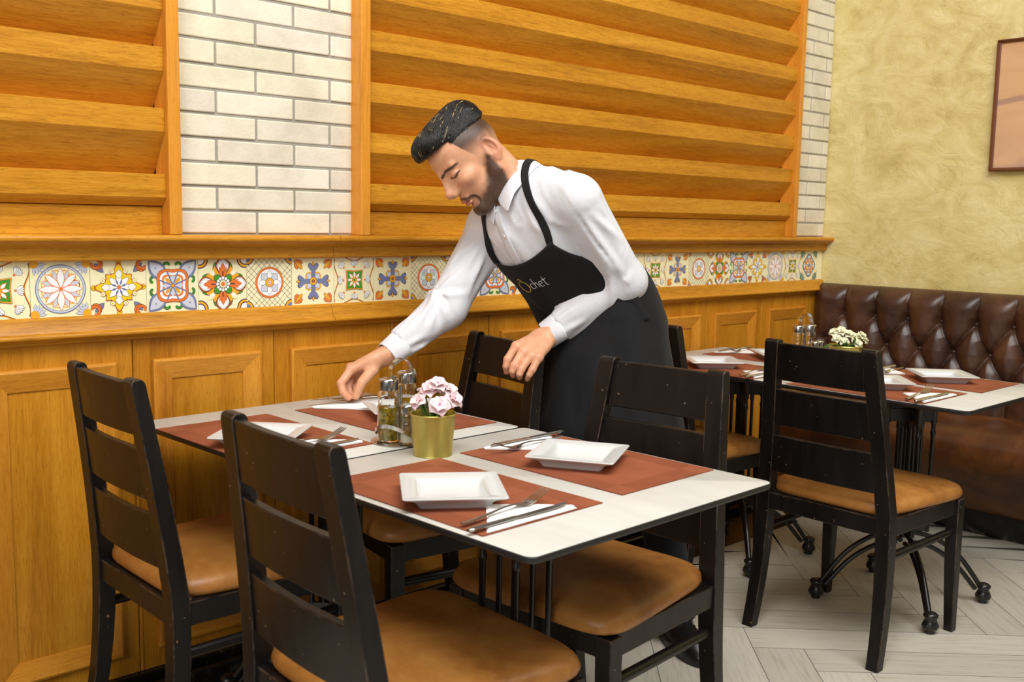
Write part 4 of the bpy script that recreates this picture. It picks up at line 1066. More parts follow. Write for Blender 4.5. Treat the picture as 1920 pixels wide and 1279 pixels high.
def vnoise(p):
    i = np.floor(p).astype(np.int64); f = (p - i).astype(f32); f = f * f * (3 - 2 * f); out = 0
    for dx in (0, 1):
        for dy in (0, 1):
            for dz in (0, 1):
                h = ((i[:, 0] + dx) * 73856093 ^ (i[:, 1] + dy) * 19349663 ^ (i[:, 2] + dz) * 83492791) & 4095
                w = (f[:, 0] if dx else 1 - f[:, 0]) * (f[:, 1] if dy else 1 - f[:, 1]) * (f[:, 2] if dz else 1 - f[:, 2])
                out = out + w * _tab[h]
    return out
def ridge(p): return 1 - np.abs(2 * vnoise(p) - 1)
def chunked(f, P, n=400000):
    out = np.empty(len(P), f32)
    for i in range(0, len(P), n): out[i:i + n] = f(P[i:i + n])
    return out
def snet(f, lo, hi, h, smooth=1):
    lo = np.asarray(lo, f32); hi = np.asarray(hi, f32); c = 4
    nb = np.ceil((hi - lo) / (h * c)).astype(int); n = nb * c + 1
    ax = [lo[k] + h * c * np.arange(nb[k] + 1) for k in range(3)]
    G = np.stack(np.meshgrid(*ax, indexing='ij'), -1).astype(f32)
    D = chunked(f, G.reshape(-1, 3)).reshape(nb + 1)
    cen = np.stack(np.meshgrid(*[lo[k] + h * c * (np.arange(nb[k]) + 0.5) for k in range(3)], indexing='ij'), -1).astype(f32)
    DC = chunked(f, cen.reshape(-1, 3)).reshape(nb)
    act = np.abs(DC) < h * c * 1.35
    V = np.repeat(np.repeat(np.repeat(np.where(DC < 0, -1.0, 1.0), c, 0), c, 1), c, 2).astype(f32) * h * c
    V = np.pad(V, ((0, 1), (0, 1), (0, 1)), mode='edge')
    m = np.zeros(n, bool); A = np.repeat(np.repeat(np.repeat(act, c, 0), c, 1), c, 2)
    for dx in (0, 1):
        for dy in (0, 1):
            for dz in (0, 1): m[dx:dx + A.shape[0], dy:dy + A.shape[1], dz:dz + A.shape[2]] |= A
    ii = np.argwhere(m); V[m] = chunked(f, (lo + h * ii).astype(f32))
    S = V < 0
    cs = [S[dx:n[0] - 1 + dx, dy:n[1] - 1 + dy, dz:n[2] - 1 + dz] for dx in (0, 1) for dy in (0, 1) for dz in (0, 1)]
    cnt = sum(x.astype(np.int8) for x in cs); cell = (cnt > 0) & (cnt < 8)
    ids = -np.ones(cell.shape, np.int64); cc = np.argwhere(cell); ids[cell] = np.arange(len(cc))
    acc = np.zeros((len(cc), 3)); num = np.zeros(len(cc))
    off = [(0, 0, 0), (0, 0, 1), (0, 1, 0), (0, 1, 1), (1, 0, 0), (1, 0, 1), (1, 1, 0), (1, 1, 1)]
    for a in range(8):
        for b in range(a + 1, 8):
            if sum(abs(off[a][k] - off[b][k]) for k in range(3)) != 1: continue
            va = V[tuple((cc + off[a]).T)]; vb = V[tuple((cc + off[b]).T)]; x = (va < 0) != (vb < 0)
            t = np.where(x, va / np.where(va == vb, 1, va - vb), 0)
            acc += np.where(x[:, None], np.array(off[a]) + t[:, None] * (np.array(off[b]) - np.array(off[a])), 0); num += x
    P = lo + h * (cc + acc / num[:, None]); F = []
    for k in range(3):
        o1, o2 = [(1, 2), (2, 0), (0, 1)][k]
        sl0 = [slice(None)] * 3; sl1 = [slice(None)] * 3; sl0[k] = slice(0, -1); sl1[k] = slice(1, None)
        e = S[tuple(sl0)] != S[tuple(sl1)]; e_in = S[tuple(sl0)]
        w = np.argwhere(e); w = w[(w[:, o1] > 0) & (w[:, o2] > 0) & (w[:, o1] < n[o1] - 1) & (w[:, o2] < n[o2] - 1)]
        def idx(d1, d2):
            q = w.copy(); q[:, o1] -= d1; q[:, o2] -= d2; return ids[tuple(q.T)]
        q = np.stack([idx(1, 1), idx(0, 1), idx(0, 0), idx(1, 0)], 1); fl = ~e_in[tuple(w.T)]
        q[fl] = q[fl][:, ::-1]; F.append(q)
    F = np.concatenate(F); F = F[(F >= 0).all(1)]
    lab = np.arange(len(P))                                # keep the largest connected surface only
    while True:
        m_ = lab[F].min(1); new = lab.copy()
        for a in range(4): np.minimum.at(new, F[:, a], m_)
        new = new[new]
        if (new == lab).all(): break
        lab = new
    big = np.bincount(lab[F[:, 0]], minlength=len(P)).argmax(); F = F[lab[F[:, 0]] == big]
    used, F = np.unique(F, return_inverse=True); F = F.reshape(-1, 4); P = P[used]
    for _ in range(smooth):
        s = np.zeros_like(P); d = np.zeros(len(P))
        for a in range(4):
            b = (a + 1) % 4
            np.add.at(s, F[:, a], P[F[:, b]]); np.add.at(s, F[:, b], P[F[:, a]]); np.add.at(d, F[:, a], 1); np.add.at(d, F[:, b], 1)
        P = 0.5 * P + 0.5 * s / np.maximum(d, 1)[:, None]
    return P, F
def mesh_of(name, P, F, mat, parent=None, attrs=None):
    me = bpy.data.meshes.new(name); me.vertices.add(len(P)); me.vertices.foreach_set('co', np.asarray(P, f32).ravel())
    me.loops.add(F.size); me.loops.foreach_set('vertex_index', F.ravel().astype(np.int32)); me.polygons.add(len(F))
    me.polygons.foreach_set('loop_start', np.arange(0, F.size, 4, dtype=np.int32)); me.polygons.foreach_set('loop_total', np.full(len(F), 4, np.int32))
    me.update(calc_edges=True); me.validate(); me.polygons.foreach_set('use_smooth', np.ones(len(me.polygons), bool))
    for k, a in (attrs or {}).items():
        at = me.attributes.new(k, 'FLOAT', 'POINT'); at.data.foreach_set('value', np.asarray(a, f32))
    o = bpy.data.objects.new(name, me); COL.objects.link(o); me.materials.append(mat)
    if parent is not None: o.parent = parent
    return o

# ---- joints (world metres)
NK = V3(-2.356, -0.410, 1.308); PV = V3(-2.055, -0.510, 0.935)
LS, LE, LW = V3(-2.300, -0.606, 1.268), V3(-2.145, -0.645, 1.058), V3(-2.2911, -0.4831, 0.8981)
RS, RE, RW = V3(-2.310, -0.268, 1.190), V3(-2.462, -0.256, 0.970), V3(-2.640, -0.214, 0.842)
LH, RH = V3(-2.055, -0.605, 0.93), V3(-2.055, -0.415, 0.93)
LF, RF = V3(-1.955, -0.715, 0.085), V3(-2.300, -0.470, 0.085)
UT = NK - PV; UT = UT / np.linalg.norm(UT)
LT = LS - RS; LT = LT - UT * float(LT @ UT); LT = LT / np.linalg.norm(LT); FT = np.cross(LT, UT)
TR = np.stack([FT, LT, UT], 1).astype(f32)             # columns: forward, left, up of the trunk
CH_C = PV + 0.66 * (NK - PV) + 0.012 * FT
def tor(f, l, u): return (PV + f * FT + l * LT + u * UT).astype(f32)

# ---- head: local frame x forward, y left, z up
HS = 1.08; H0 = V3(-2.436, -0.352, 1.3765)
_rw, _uw, _tw = np.array(_r), np.array(_u), -np.array(_f)
def camdir(a, b, c): return a * _rw + b * _uw + c * _tw
HX = np.array([-0.672, 0.264, -0.692]); HX /= np.linalg.norm(HX)
HY = np.array([-0.467, -0.877, 0.114]); _a = 0.13; HX, HY = HX * math.cos(_a) + HY * math.sin(_a), HY * math.cos(_a) - HX * math.sin(_a); HX /= np.linalg.norm(HX); HY = HY - HX * (HY @ HX); HY /= np.linalg.norm(HY); HZ = np.cross(HX, HY)
HR = np.stack([HX, HY, HZ], 1).astype(f32)
def h2w(q): return (H0 + HS * (np.asarray(q) @ HR.T)).astype(f32)
def w2h(p): return ((np.asarray(p, f32) - H0) @ HR / HS).astype(f32)
NKl = w2h(NK)
def rotm(ax, ang): return np.array(Matrix.Rotation(ang, 3, ax), f32)
def skull(p):
    y = np.abs(p[:, 1]); q = np.stack([p[:, 0], y, p[:, 2]], 1)
    d = ell(p, (-0.004, 0, 0.045), (0.083, 0.075, 0.080))
    d = smin(d, ell(p, (0.034, 0, 0.058), (0.064, 0.064, 0.062)), 0.03)
    return d, q
def head_sdf(p):
    d, q = skull(p)
    d = smin(d, ell(p, (0.048, 0, -0.018), (0.046, 0.056, 0.066)), 0.03)
    d = smin(d, rc(q, (0.000, 0.055, -0.048), (0.072, 0.014, -0.090), 0.018, 0.017), 0.022)
    d = smin(d, ell(p, (0.078, 0, -0.088), (0.018, 0.022, 0.019)), 0.016)
    d = smin(d, rc(q, (-0.004, 0.060, 0.0), (0.000, 0.055, -0.048), 0.014, 0.016), 0.02)
    d = smin(d, ell(q, (0.066, 0.041, -0.008), (0.024, 0.022, 0.016)), 0.020)
    d = smin(d, rc(q, (0.090, 0.006, 0.036), (0.076, 0.045, 0.038), 0.0095, 0.008), 0.012)
    d = smax(d, -ell(q, (0.101, 0.035, 0.019), (0.0140, 0.017, 0.0115)), 0.012)
    d = smin(d, ell(q, (0.0785, 0.0350, 0.0190), (0.0135, 0.0160, 0.0112)), 0.004)
    # upper-lid fold
    d = smin(d, rc(p, (0.092, 0, 0.036), (0.1125, 0, -0.008), 0.0092, 0.0106), 0.014)
    d = smin(d, rc(q, (0.084, 0.010, 0.012), (0.097, 0.010, -0.014), 0.0085, 0.0095), 0.014)
    d = smin(d, ell(p, (0.1165, 0, -0.0125), (0.0108, 0.0112, 0.0102)), 0.008)
    d = smin(d, ell(q, (0.1055, 0.0125, -0.0195), (0.0110, 0.0068, 0.0078)), 0.006)
    d = smax(d, -ell(q, (0.1110, 0.0070, -0.0285), (0.0060, 0.0034, 0.0040)), 0.003)
    d = smin(d, ell(p, (0.0920, 0, -0.043), (0.0095, 0.022, 0.012)), 0.010)
    d = smin(d, ell(q, (0.0955, 0.007, -0.0482), (0.0088, 0.0140, 0.0048)), 0.005)
    d = smin(d, ell(p, (0.0925, 0, -0.0585), (0.0092, 0.0185, 0.0056)), 0.005)
    d = smax(d, -rc(q, (0.104, 0, -0.0532), (0.087, 0.0265, -0.0550), 0.0016, 0.0012), 0.003)
    # ears
    Re = rotm('Z', -0.42) @ rotm('Y', 0.22)
    e = ell(q, (-0.021, 0.0770, 0.008), (0.0195, 0.0095, 0.0325), Re)
    e = smin(e, ell(q, (-0.014, 0.0735, -0.021), (0.0095, 0.0065, 0.0115), Re), 0.006)
    e = smax(e, -ell(q, (-0.0150, 0.0850, 0.009), (0.0122, 0.0100, 0.0220), Re), 0.003)
    e = smin(e, ell(q, (-0.0225, 0.0770, 0.006), (0.0032, 0.0036, 0.0150), Re), 0.004)
    e = smax(e, -ell(q, (-0.0100, 0.0800, -0.002), (0.0060, 0.0070, 0.0075)), 0.003)
    e = smin(e, ell(q, (-0.0025, 0.0735, -0.003), (0.0045, 0.0050, 0.0070)), 0.004)
    d = smin(d, e, 0.005)
    # neck and throat
    n = rc(p, (-0.028, 0, -0.030), NKl, 0.050, 0.056)
    n = smin(n, rc(p, (0.020, 0, -0.070), NKl + V3(0.030, 0, 0.0), 0.030, 0.040), 0.03)
    n = smin(n, rc(q, (-0.020, 0.056, -0.020), NKl + V3(0.036, 0.018, 0.0), 0.012, 0.012), 0.018)
    d = smin(d, n, 0.022)
    return d
def polydist(p, pts):
    d = np.full(len(p), 9.0, f32)
    for a, b in zip(pts[:-1], pts[1:]): d = np.minimum(d, rc(p, a, b, 0, 0))
    return d
def pd2(p, pts):
    q = p.copy(); q[:, 0] = 0; return polydist(q, [V3(0, a[1], a[2]) for a in pts])
def sst(x, a, b):
    t = np.clip((x - a) / (b - a), 0, 1); return t * t * (3 - 2 * t)
hP, hF = snet(head_sdf, (-0.11, -0.105, -0.20), (0.14, 0.105, 0.14), 0.0019, 1)
def head_masks(p):
    y = np.abs(p[:, 1]); x, z = p[:, 0], p[:, 2]; q = np.stack([x, y, z], 1); nz = vnoise(p * 90) - 0.5; n2 = vnoise(p * 34) - 0.5
    # beard: below a line from the sideburn to the mouth corner, round the jaw and chin
    top = np.interp(x, [-0.01, 0.012, 0.03, 0.055, 0.075, 0.10], [0.026, -0.002, -0.034, -0.052, -0.066, -0.072])
    b = sst(top - z + 0.008 * nz, -0.010, 0.016) * sst(x + 0.004 * nz, -0.010, 0.004) * sst(z, -0.122, -0.108)
    b = np.maximum(b, sst(0.0085 - np.abs(z + 0.088) + 0.010, 0.0, 0.01) * sst(x, 0.05, 0.07) * (z < -0.066))
    must = (x > 0.07) * sst(0.0046 - pd2(q, [V3(0.104, 0.002, -0.0395), V3(0.101, 0.014, -0.0425), V3(0.091, 0.0255, -0.051)]) + 0.002 * nz, -0.001, 0.003)
    gotee = (x > 0.05) * sst(0.0052 - pd2(q, [V3(0.091, 0.027, -0.052), V3(0.084, 0.029, -0.072), V3(0.076, 0.024, -0.09)]), -0.002, 0.004)
    soul = (x > 0.07) * sst(0.0040 - pd2(p, [V3(0.099, 0, -0.067), V3(0.095, 0, -0.076)]), -0.002, 0.003) * 0.8
    beard = np.clip(np.maximum.reduce([b, must * 0.95, gotee, soul]), 0, 1)
    lipm = np.minimum(ell(q, (0.100, 0.007, -0.0488), (0.0100, 0.0145, 0.0044)), ell(p, (0.098, 0, -0.0580), (0.0100, 0.0185, 0.0050)))
    lip = sst(-lipm, -0.002, 0.0015) * (x > 0.088)
    mouth = (x > 0.07) * sst(0.0016 - pd2(q, [V3(0.107, 0, -0.0533), V3(0.098, 0.015, -0.0538), V3(0.088, 0.0255, -0.0548)]), -0.0005, 0.001)
    brow = (x > 0.05) * sst(0.0044 - pd2(q, [V3(0.098, 0.010, 0.0325), V3(0.093, 0.030, 0.0385), V3(0.078, 0.054, 0.0345)]) + 0.0025 * nz, -0.001, 0.0028)
    lash = (x > 0.06) * sst(0.0021 - pd2(q, [V3(0.090, 0.021, 0.0165), V3(0.0925, 0.031, 0.0125), V3(0.088, 0.042, 0.0125), V3(0.080, 0.051, 0.0165)]), -0.0006, 0.001)
    dark = np.clip(np.maximum.reduce([brow, lash, mouth * 0.75]), 0, 1)
    # clipped sides and nape: dark at the parting, fading to skin above the ear
    side = sst(z + 0.010 * n2, 0.004, 0.062)
    hl = np.interp(z, [-0.02, 0.02, 0.05, 0.075, 0.1], [0.018, 0.026, 0.040, 0.046, 0.055])   # hairline in front of the temple
    fade = side * sst(hl - x + 0.002 * nz, -0.0015, 0.003) * (y > 0.02) + 0.0
    low = 0.28 * sst(z, 0.0, 0.03) * sst(hl - x, 0.0, 0.012) * (x > -0.02) + 0.30 * sst(z, -0.045, 0.02) * (x < -0.035)
    fade = np.clip(np.maximum(fade, low), 0, 1)
    nape = sst(-x, 0.03, 0.05) * sst(z, -0.02, 0.062); fade = np.clip(np.maximum(fade, nape), 0, 1)
    blush = np.clip(sst(0.030 - np.linalg.norm(q - V3(0.078, 0.040, -0.012), axis=1), 0, 0.03) * 0.7 + sst(0.016 - np.linalg.norm(p - V3(0.118, 0, -0.014), axis=1), 0, 0.014) + (y > 0.072) * sst(0.04 - np.abs(x + 0.018), 0, 0.02) * 0.45, 0, 1)
    return dict(beard=beard, lip=lip, dark=dark, fade=fade, blush=blush)
hM = head_masks(hP.astype(f32))
# short beard has a little volume of its own
hW = h2w(hP)

# ---- arms and hands
def finger(p, pts, r):
    d = np.full(len(p), 9.0, f32)
    for i in range(len(pts) - 1): d = np.minimum(d, rc(p, pts[i], pts[i + 1], r[i], r[i + 1]))
    return d
LHAND = dict(w=V3(-2.3041, -0.4969, 0.9003),
    mcp=[V3(-2.3986, -0.4807, 0.8799), V3(-2.3994, -0.5094, 0.8683), V3(-2.3944, -0.5336, 0.8589), V3(-2.3849, -0.5529, 0.8545)],
    pip=[V3(-2.4282, -0.4792, 0.8453), V3(-2.4336, -0.5108, 0.8319), V3(-2.4295, -0.5337, 0.8255), V3(-2.4091, -0.5557, 0.8249)],
    dip=[V3(-2.4347, -0.4803, 0.8269), V3(-2.4398, -0.5115, 0.8180), V3(-2.4355, -0.5342, 0.8131), V3(-2.4170, -0.5520, 0.8107)],
    tip=[V3(-2.4292, -0.4769, 0.8114), V3(-2.4340, -0.5077, 0.8068), V3(-2.4306, -0.5294, 0.8034), V3(-2.4154, -0.5443, 0.7994)],
    th=[V3(-2.3340, -0.4641, 0.8871), V3(-2.3557, -0.4399, 0.8681), V3(-2.3711, -0.4284, 0.8500)])
RHAND = dict(w=RW,
    mcp=[V3(-2.7330, -0.1830, 0.8080), V3(-2.7200, -0.1640, 0.8100), V3(-2.7000, -0.1530, 0.8040), V3(-2.6790, -0.1500, 0.7930)],
    pip=[V3(-2.7720, -0.1930, 0.7760), V3(-2.7560, -0.1760, 0.7690), V3(-2.7330, -0.1660, 0.7600), V3(-2.7080, -0.1640, 0.7560)],
    dip=[V3(-2.7740, -0.2060, 0.7530), V3(-2.7590, -0.1910, 0.7460), V3(-2.7370, -0.1830, 0.7420), V3(-2.7150, -0.1800, 0.7440)],
    tip=[V3(-2.7630, -0.2140, 0.7385), V3(-2.7440, -0.2030, 0.7370), V3(-2.7240, -0.1960, 0.7360), V3(-2.7050, -0.1930, 0.7390)],
    th=[V3(-2.6850, -0.2170, 0.8080), V3(-2.7330, -0.2330, 0.7790), V3(-2.7480, -0.2290, 0.7440)])
def hand_sdf(H, elbow, spread=0.0):
    w = H['w']; R0 = (0.0114, 0.0117, 0.0111, 0.0100); ax = (w - elbow) / np.linalg.norm(w - elbow)
    pc = (sum(H['mcp']) / 4); across = H['mcp'][0] - H['mcp'][3]; across = across / np.linalg.norm(across); fw = pc - w; fw = fw / np.linalg.norm(fw); nrm = np.cross(across, fw); nrm /= np.linalg.norm(nrm)
    def f(p):
        d = rc(p, elbow + 0.35 * (w - elbow), w - 0.02 * ax, 0.036, 0.0275)
        wr = np.stack([fw, across, nrm], 1).astype(f32)
        d = smin(d, ell(p, w, (0.032, 0.0310, 0.0225), wr), 0.018)
        pd = np.full(len(p), 9.0, f32)
        for k in range(4):
            m = H['mcp'][k]; root = w + 0.016 * fw + across * (0.016 - 0.0107 * k)
            pd = smin(pd, rc(p, root, m, 0.0165, 0.0128), 0.016)
        pd = smin(pd, ell(p, w + 0.55 * (pc - w), (0.046, 0.036, 0.0175), wr), 0.014)
        d = smin(d, pd, 0.018)
        fd = np.full(len(p), 9.0, f32)
        for k in range(4):
            r = R0[k]; c = [H['mcp'][k], H['pip'][k], H['dip'][k], H['tip'][k]]
            g = finger(p, c, (r * 1.10, r * 0.97, r * 0.88, r * 0.72))
            g = smin(g, np.linalg.norm(p - c[1], axis=1) - r * 0.99, 0.004)
            fd = smin(fd, g, 0.0022)
        for k in range(4): fd = smin(fd, np.linalg.norm(p - H['mcp'][k] , axis=1) - 0.0122, 0.004)
        d = smin(d, fd, 0.0065)
        t = finger(p, [w + 0.022 * fw + across * 0.016, H['th'][0], H['th'][1], H['th'][2]], (0.0180, 0.0165, 0.0130, 0.0100))
        d = smin(d, t, 0.012)
        # tendons fanning over the back of the hand
        for k in range(4):
            a = w + 0.03 * fw + across * (0.010 - 0.007 * k) + nrm * 0.0; d = d
        return d
    return f
def hand_mesh(H, elbow):
    allp = np.stack([H['w']] + H['mcp'] + H['pip'] + H['tip'] + H['th'] + [elbow + 0.5 * (H['w'] - elbow)])
    return snet(hand_sdf(H, elbow), allp.min(0) - 0.04, allp.max(0) + 0.04, 0.0019, 1)
lP, lF = hand_mesh(LHAND, LE); rP, rF = hand_mesh(RHAND, RE)

# ---- hidden trunk and limbs under the clothes
def core_sdf(p):
    d = ell(p, CH_C, (0.095, 0.135, 0.17), TR)
    d = smin(d, ell(p, tor(0, 0, 0.16), (0.085, 0.12, 0.14), TR), 0.05); d = smin(d, ell(p, PV, (0.095, 0.135, 0.10)), 0.05)
    d = smin(d, rc(p, LS, RS, 0.045, 0.045), 0.05); d = smin(d, rc(p, NK - 0.03 * UT, NK + 0.02 * UT, 0.052, 0.048), 0.03)
    for a, b, c in ((LS, LE, LHAND['w']), (RS, RE, RW)):
        d = smin(d, rc(p, a, b, 0.046, 0.036), 0.03); d = smin(d, rc(p, b, c, 0.036, 0.024), 0.02)
    for a, b in ((LH, LF), (RH, RF)):
        k = 0.5 * (a + b) + V3(-0.03, 0, 0); d = smin(d, rc(p, a, k, 0.075, 0.048), 0.04); d = smin(d, rc(p, k, b, 0.048, 0.034), 0.02)
    return d
cP, cF = snet(core_sdf, (-2.75, -0.92, 0.05), (-1.88, -0.12, 1.36), 0.011, 1)

# ---- clothes
def shirt_base(p):
    d = ell(p, CH_C + 0.0 * FT, (0.122, 0.172, 0.185), TR)
    d = smin(d, ell(p, tor(-0.020, 0, 0.34), (0.105, 0.160, 0.125), TR), 0.05)
    d = smin(d, ell(p, tor(0.004, 0, 0.15), (0.118, 0.150, 0.150), TR), 0.06)
    d = smin(d, ell(p, PV + V3(0.0, 0, 0.0), (0.128, 0.165, 0.10)), 0.06)
    d = smin(d, rc(p, LS + 0.020 * UT - 0.01 * FT, NK - 0.018 * UT - 0.02 * FT, 0.056, 0.062), 0.05)
    d = smin(d, rc(p, RS + 0.020 * UT - 0.01 * FT, NK - 0.018 * UT - 0.02 * FT, 0.056, 0.062), 0.05)
    return d
def sleeve(p, s, e, w, r):
    d = rc(p, s, e, r[0], r[1]); d = smin(d, rc(p, e, w, r[1], r[2]), 0.025)
    ax = (w - e) / np.linalg.norm(w - e); return smax(d, (p - w) @ ax.astype(f32), 0.006)
LWc = LW + 0.050 * (LE - LW) / np.linalg.norm(LE - LW); RWc = RW + 0.052 * (RE - RW) / np.linalg.norm(RE - RW)
def folds(p, a, e, w, seed):
    # creases run along and round the sleeve, gathered at the elbow crook, the armpit and the cuff
    r = random.Random(seed); a, e, w = [np.asarray(q, f32) for q in (a, e, w)]
    L1, L2 = float(np.linalg.norm(a - e)), float(np.linalg.norm(w - e)); x1, x2 = (e - a) / L1, (w - e) / L2
    inn = 0.5 * (a + w) - e; inn = inn / np.linalg.norm(inn)
    q = p - e; s1 = q @ x1; s2 = q @ x2; low = s2 > -s1 * 0 + 0 if False else (s2 > 0)
    s = np.where(low, s2, np.minimum(s1, 0)); ax = np.where(low[:, None], x2, x1); rad = q - ax * (q * ax).sum(1, keepdims=True)
    rad = rad / (np.linalg.norm(rad, axis=1, keepdims=True) + 1e-6); i2 = inn - ax * (ax @ inn)[:, None]; i2 = i2 / (np.linalg.norm(i2, axis=1, keepdims=True) + 1e-6)
    j2 = np.cross(ax, i2); th = np.arctan2((rad * j2).sum(1), (rad * i2).sum(1)); R = 0.055
    lines = []
    for k in range(9):
        sg = 1 if k % 2 else -1; s0 = r.uniform(-0.015, 0.015); lines.append((s0, sg * r.uniform(0.0, 0.5), s0 + r.choice((-1, 1)) * r.uniform(0.03, 0.12), sg * r.uniform(1.0, 2.1), r.uniform(0.8, 1.3)))
    for k in range(7):
        t0 = r.uniform(-2.6, 2.6); lines.append((L2 * 0.98, t0, L2 * r.uniform(0.45, 0.75), t0 + r.uniform(-0.5, 0.5), r.uniform(0.5, 0.9)))
    for k in range(6):
        t0 = r.uniform(-2.4, 2.4); lines.append((-L1 * r.uniform(0.75, 1.0), t0, -L1 * r.uniform(0.2, 0.5), t0 + r.uniform(-0.9, 0.9), r.uniform(0.7, 1.2)))
    out = np.zeros(len(p), f32)
    for s0, t0, s1_, t1, am in lines:
        vx, vy = s1_ - s0, (t1 - t0) * R; l2 = vx * vx + vy * vy + 1e-9
        dth = (th - t0 + math.pi) % (2 * math.pi) - math.pi; dx, dy = s - s0, dth * R
        t = np.clip((dx * vx + dy * vy) / l2, 0, 1); sd = (dx * vy - dy * vx) / math.sqrt(l2); dd = np.hypot(dx - t * vx, dy - t * vy)
        env = np.sin(math.pi * np.clip(0.12 + 0.80 * t, 0, 1)) * am
        out += env * (0.0068 * np.exp(-(dd / 0.0085) ** 2) - 0.0056 * np.exp(-(((sd - 0.014) / 0.012) ** 2)) * np.exp(-(np.maximum(dd - np.abs(sd), 0) / 0.01) ** 2) * (dd < 0.05))
    return -np.clip(out, -0.0045, 0.010)
def shirt_sdf(p):
    d = shirt_base(p)
    sl = np.minimum(sleeve(p, LS, LE, LWc, (0.066, 0.056, 0.0455)), 9)
    sr = sleeve(p, RS, RE, RWc, (0.066, 0.056, 0.0430))
    sl = sl + folds(p, LS, LE, LWc, 11); sr = sr + folds(p, RS, RE, RWc, 29)
    qt = p @ TR; qt = np.stack([qt[:, 0] * 8, qt[:, 1] * 17 + qt[:, 2] * 6, qt[:, 2] * 5 - qt[:, 1] * 4], 1)
    t = d - 0.0075 * (ridge(qt + 2) ** 4 - 0.3) - 0.0032 * (ridge(qt * 2.1) ** 4 - 0.3)
    t = smax(t, 0.905 - p[:, 2], 0.01)
    t = smin(t, sl, 0.030); t = smin(t, sr, 0.034)
    # neck opening and lower end tucked in under the apron band
    t = smax(t, -rc(p, NK - 0.012 * UT + 0.012 * FT, NK + 0.12 * UT + 0.05 * FT, 0.053, 0.060), 0.006)
    return t
sP, sF = snet(shirt_sdf, (-2.76, -0.80, 0.82), (-1.88, -0.10, 1.42), 0.0052, 1)
def grad(f, P, e=0.003):
    P = np.asarray(P, f32); g = np.stack([f(P + V3(e, 0, 0)) - f(P - V3(e, 0, 0)), f(P + V3(0, e, 0)) - f(P - V3(0, e, 0)), f(P + V3(0, 0, e)) - f(P - V3(0, 0, e))], 1)
    return g / (np.linalg.norm(g, axis=1, keepdims=True) + 1e-9)
def onto(f, P, off, it=14):
    P = np.asarray(P, f32).copy()
    for _ in range(it): P = P - grad(f, P) * ((f(P) - off) * 0.8)[:, None]
    return P

def cloth(name, a, b, rough, sc, bump):
    t = NT(name); f = t.noise(t.co(), 6, 5, 0.6)
    w = t.n('ShaderNodeTexNoise'); w.inputs['Scale'].default_value = sc; w.inputs['Detail'].default_value = 2; t.l(t.co(), w.inputs['Vector'])
    cr = t.noise(t.co((1, 1, 0.6), rot=(0.4, 0.5, 0.3)), 17, 4, 0.55, 1.8)
    n1 = t.bump(w.outputs[0], bump, 0.0008); n2 = t.bump(cr, 0.30, 0.006, n1)
    return t.fin(t.ramp(f, [(0.35, a), (0.65, b)]), rough, n2, spec=0.25, Sheen_Weight=0.05)
M['shirt'] = cloth('white_cotton', rgb(212, 212, 217), rgb(222, 222, 227), 0.8, 900, 0.1)
M['apron'] = cloth('black_twill', rgb(19, 19, 20), rgb(25, 25, 27), 0.82, 700, 0.2)
M['trouser'] = cloth('charcoal_cloth', rgb(24, 25, 30), rgb(32, 33, 38), 0.85, 500, 0.2)
M['shoe'] = plain('black_shoe', rgb(18, 17, 17), 0.4)
M['shirt_button'] = plain('pearl_button', rgb(226, 224, 222), 0.3)
M['gold_thread'] = plain('gold_thread', rgb(214, 190, 74), 0.5)
M['white_thread'] = plain('white_thread', rgb(238, 238, 238), 0.6)
def skin_mat():
    t = NT('skin'); A = {k: t.n('ShaderNodeAttribute', attribute_name=k).outputs['Fac'] for k in ('beard', 'lip', 'dark', 'fade', 'blush')}
    f = t.noise(t.co(), 38, 4, 0.6); col = t.ramp(f, [(0.3, rgb(205, 147, 112)), (0.7, rgb(221, 166, 130))])
    col = t.mix(col, rgb(214, 126, 104), t.math('MULTIPLY', A['blush'], 0.55)); col = t.mix(col, rgb(196, 104, 92), t.math('MULTIPLY', A['lip'], 0.75))
    st = t.noise(t.co(), 1300, 2, 0.6); sm = t.ramp(st, [(0.38, (0, 0, 0, 1)), (0.54, (1, 1, 1, 1))])
    b2 = t.math('MULTIPLY', A['beard'], t.math('ADD', t.math('MULTIPLY', sm, 0.20), 0.76)); col = t.mix(col, rgb(28, 19, 14), b2)
    fd = t.math('MULTIPLY', t.math('POWER', A['fade'], 1.15), t.math('ADD', t.math('MULTIPLY', sm, 0.16), 0.80)); col = t.mix(col, rgb(24, 18, 14), fd)
    col = t.mix(col, rgb(30, 20, 16), t.math('MULTIPLY', A['dark'], 0.92))
    fine = t.noise(t.co(), 260, 3, 0.6)
    m = t.fin(col, 0.46, t.bump(fine, 0.12, 0.0012), spec=0.4, Subsurface_Weight=0.12, Subsurface_Scale=0.006)
    t.b.inputs['Subsurface Radius'].default_value = (1.0, 0.35, 0.2); return m
M['skin'] = skin_mat()
M['nail'] = plain('finger_nail', rgb(232, 184, 160), 0.3)

# ---- the body: one mesh (head, neck, trunk, both hands)
parts = [(hW, hF, hM), (lP, lF, None), (rP, rF, None), (cP, cF, None)]
P_all = np.concatenate([p for p, _, _ in parts]); off = 0; F_all = []; At = {k: [] for k in hM}
for p, f_, m_ in parts:
    F_all.append(f_ + off); off += len(p)
    for k in At: At[k].append(m_[k] if m_ else np.zeros(len(p)))
At = {k: np.concatenate(v) for k, v in At.items()}
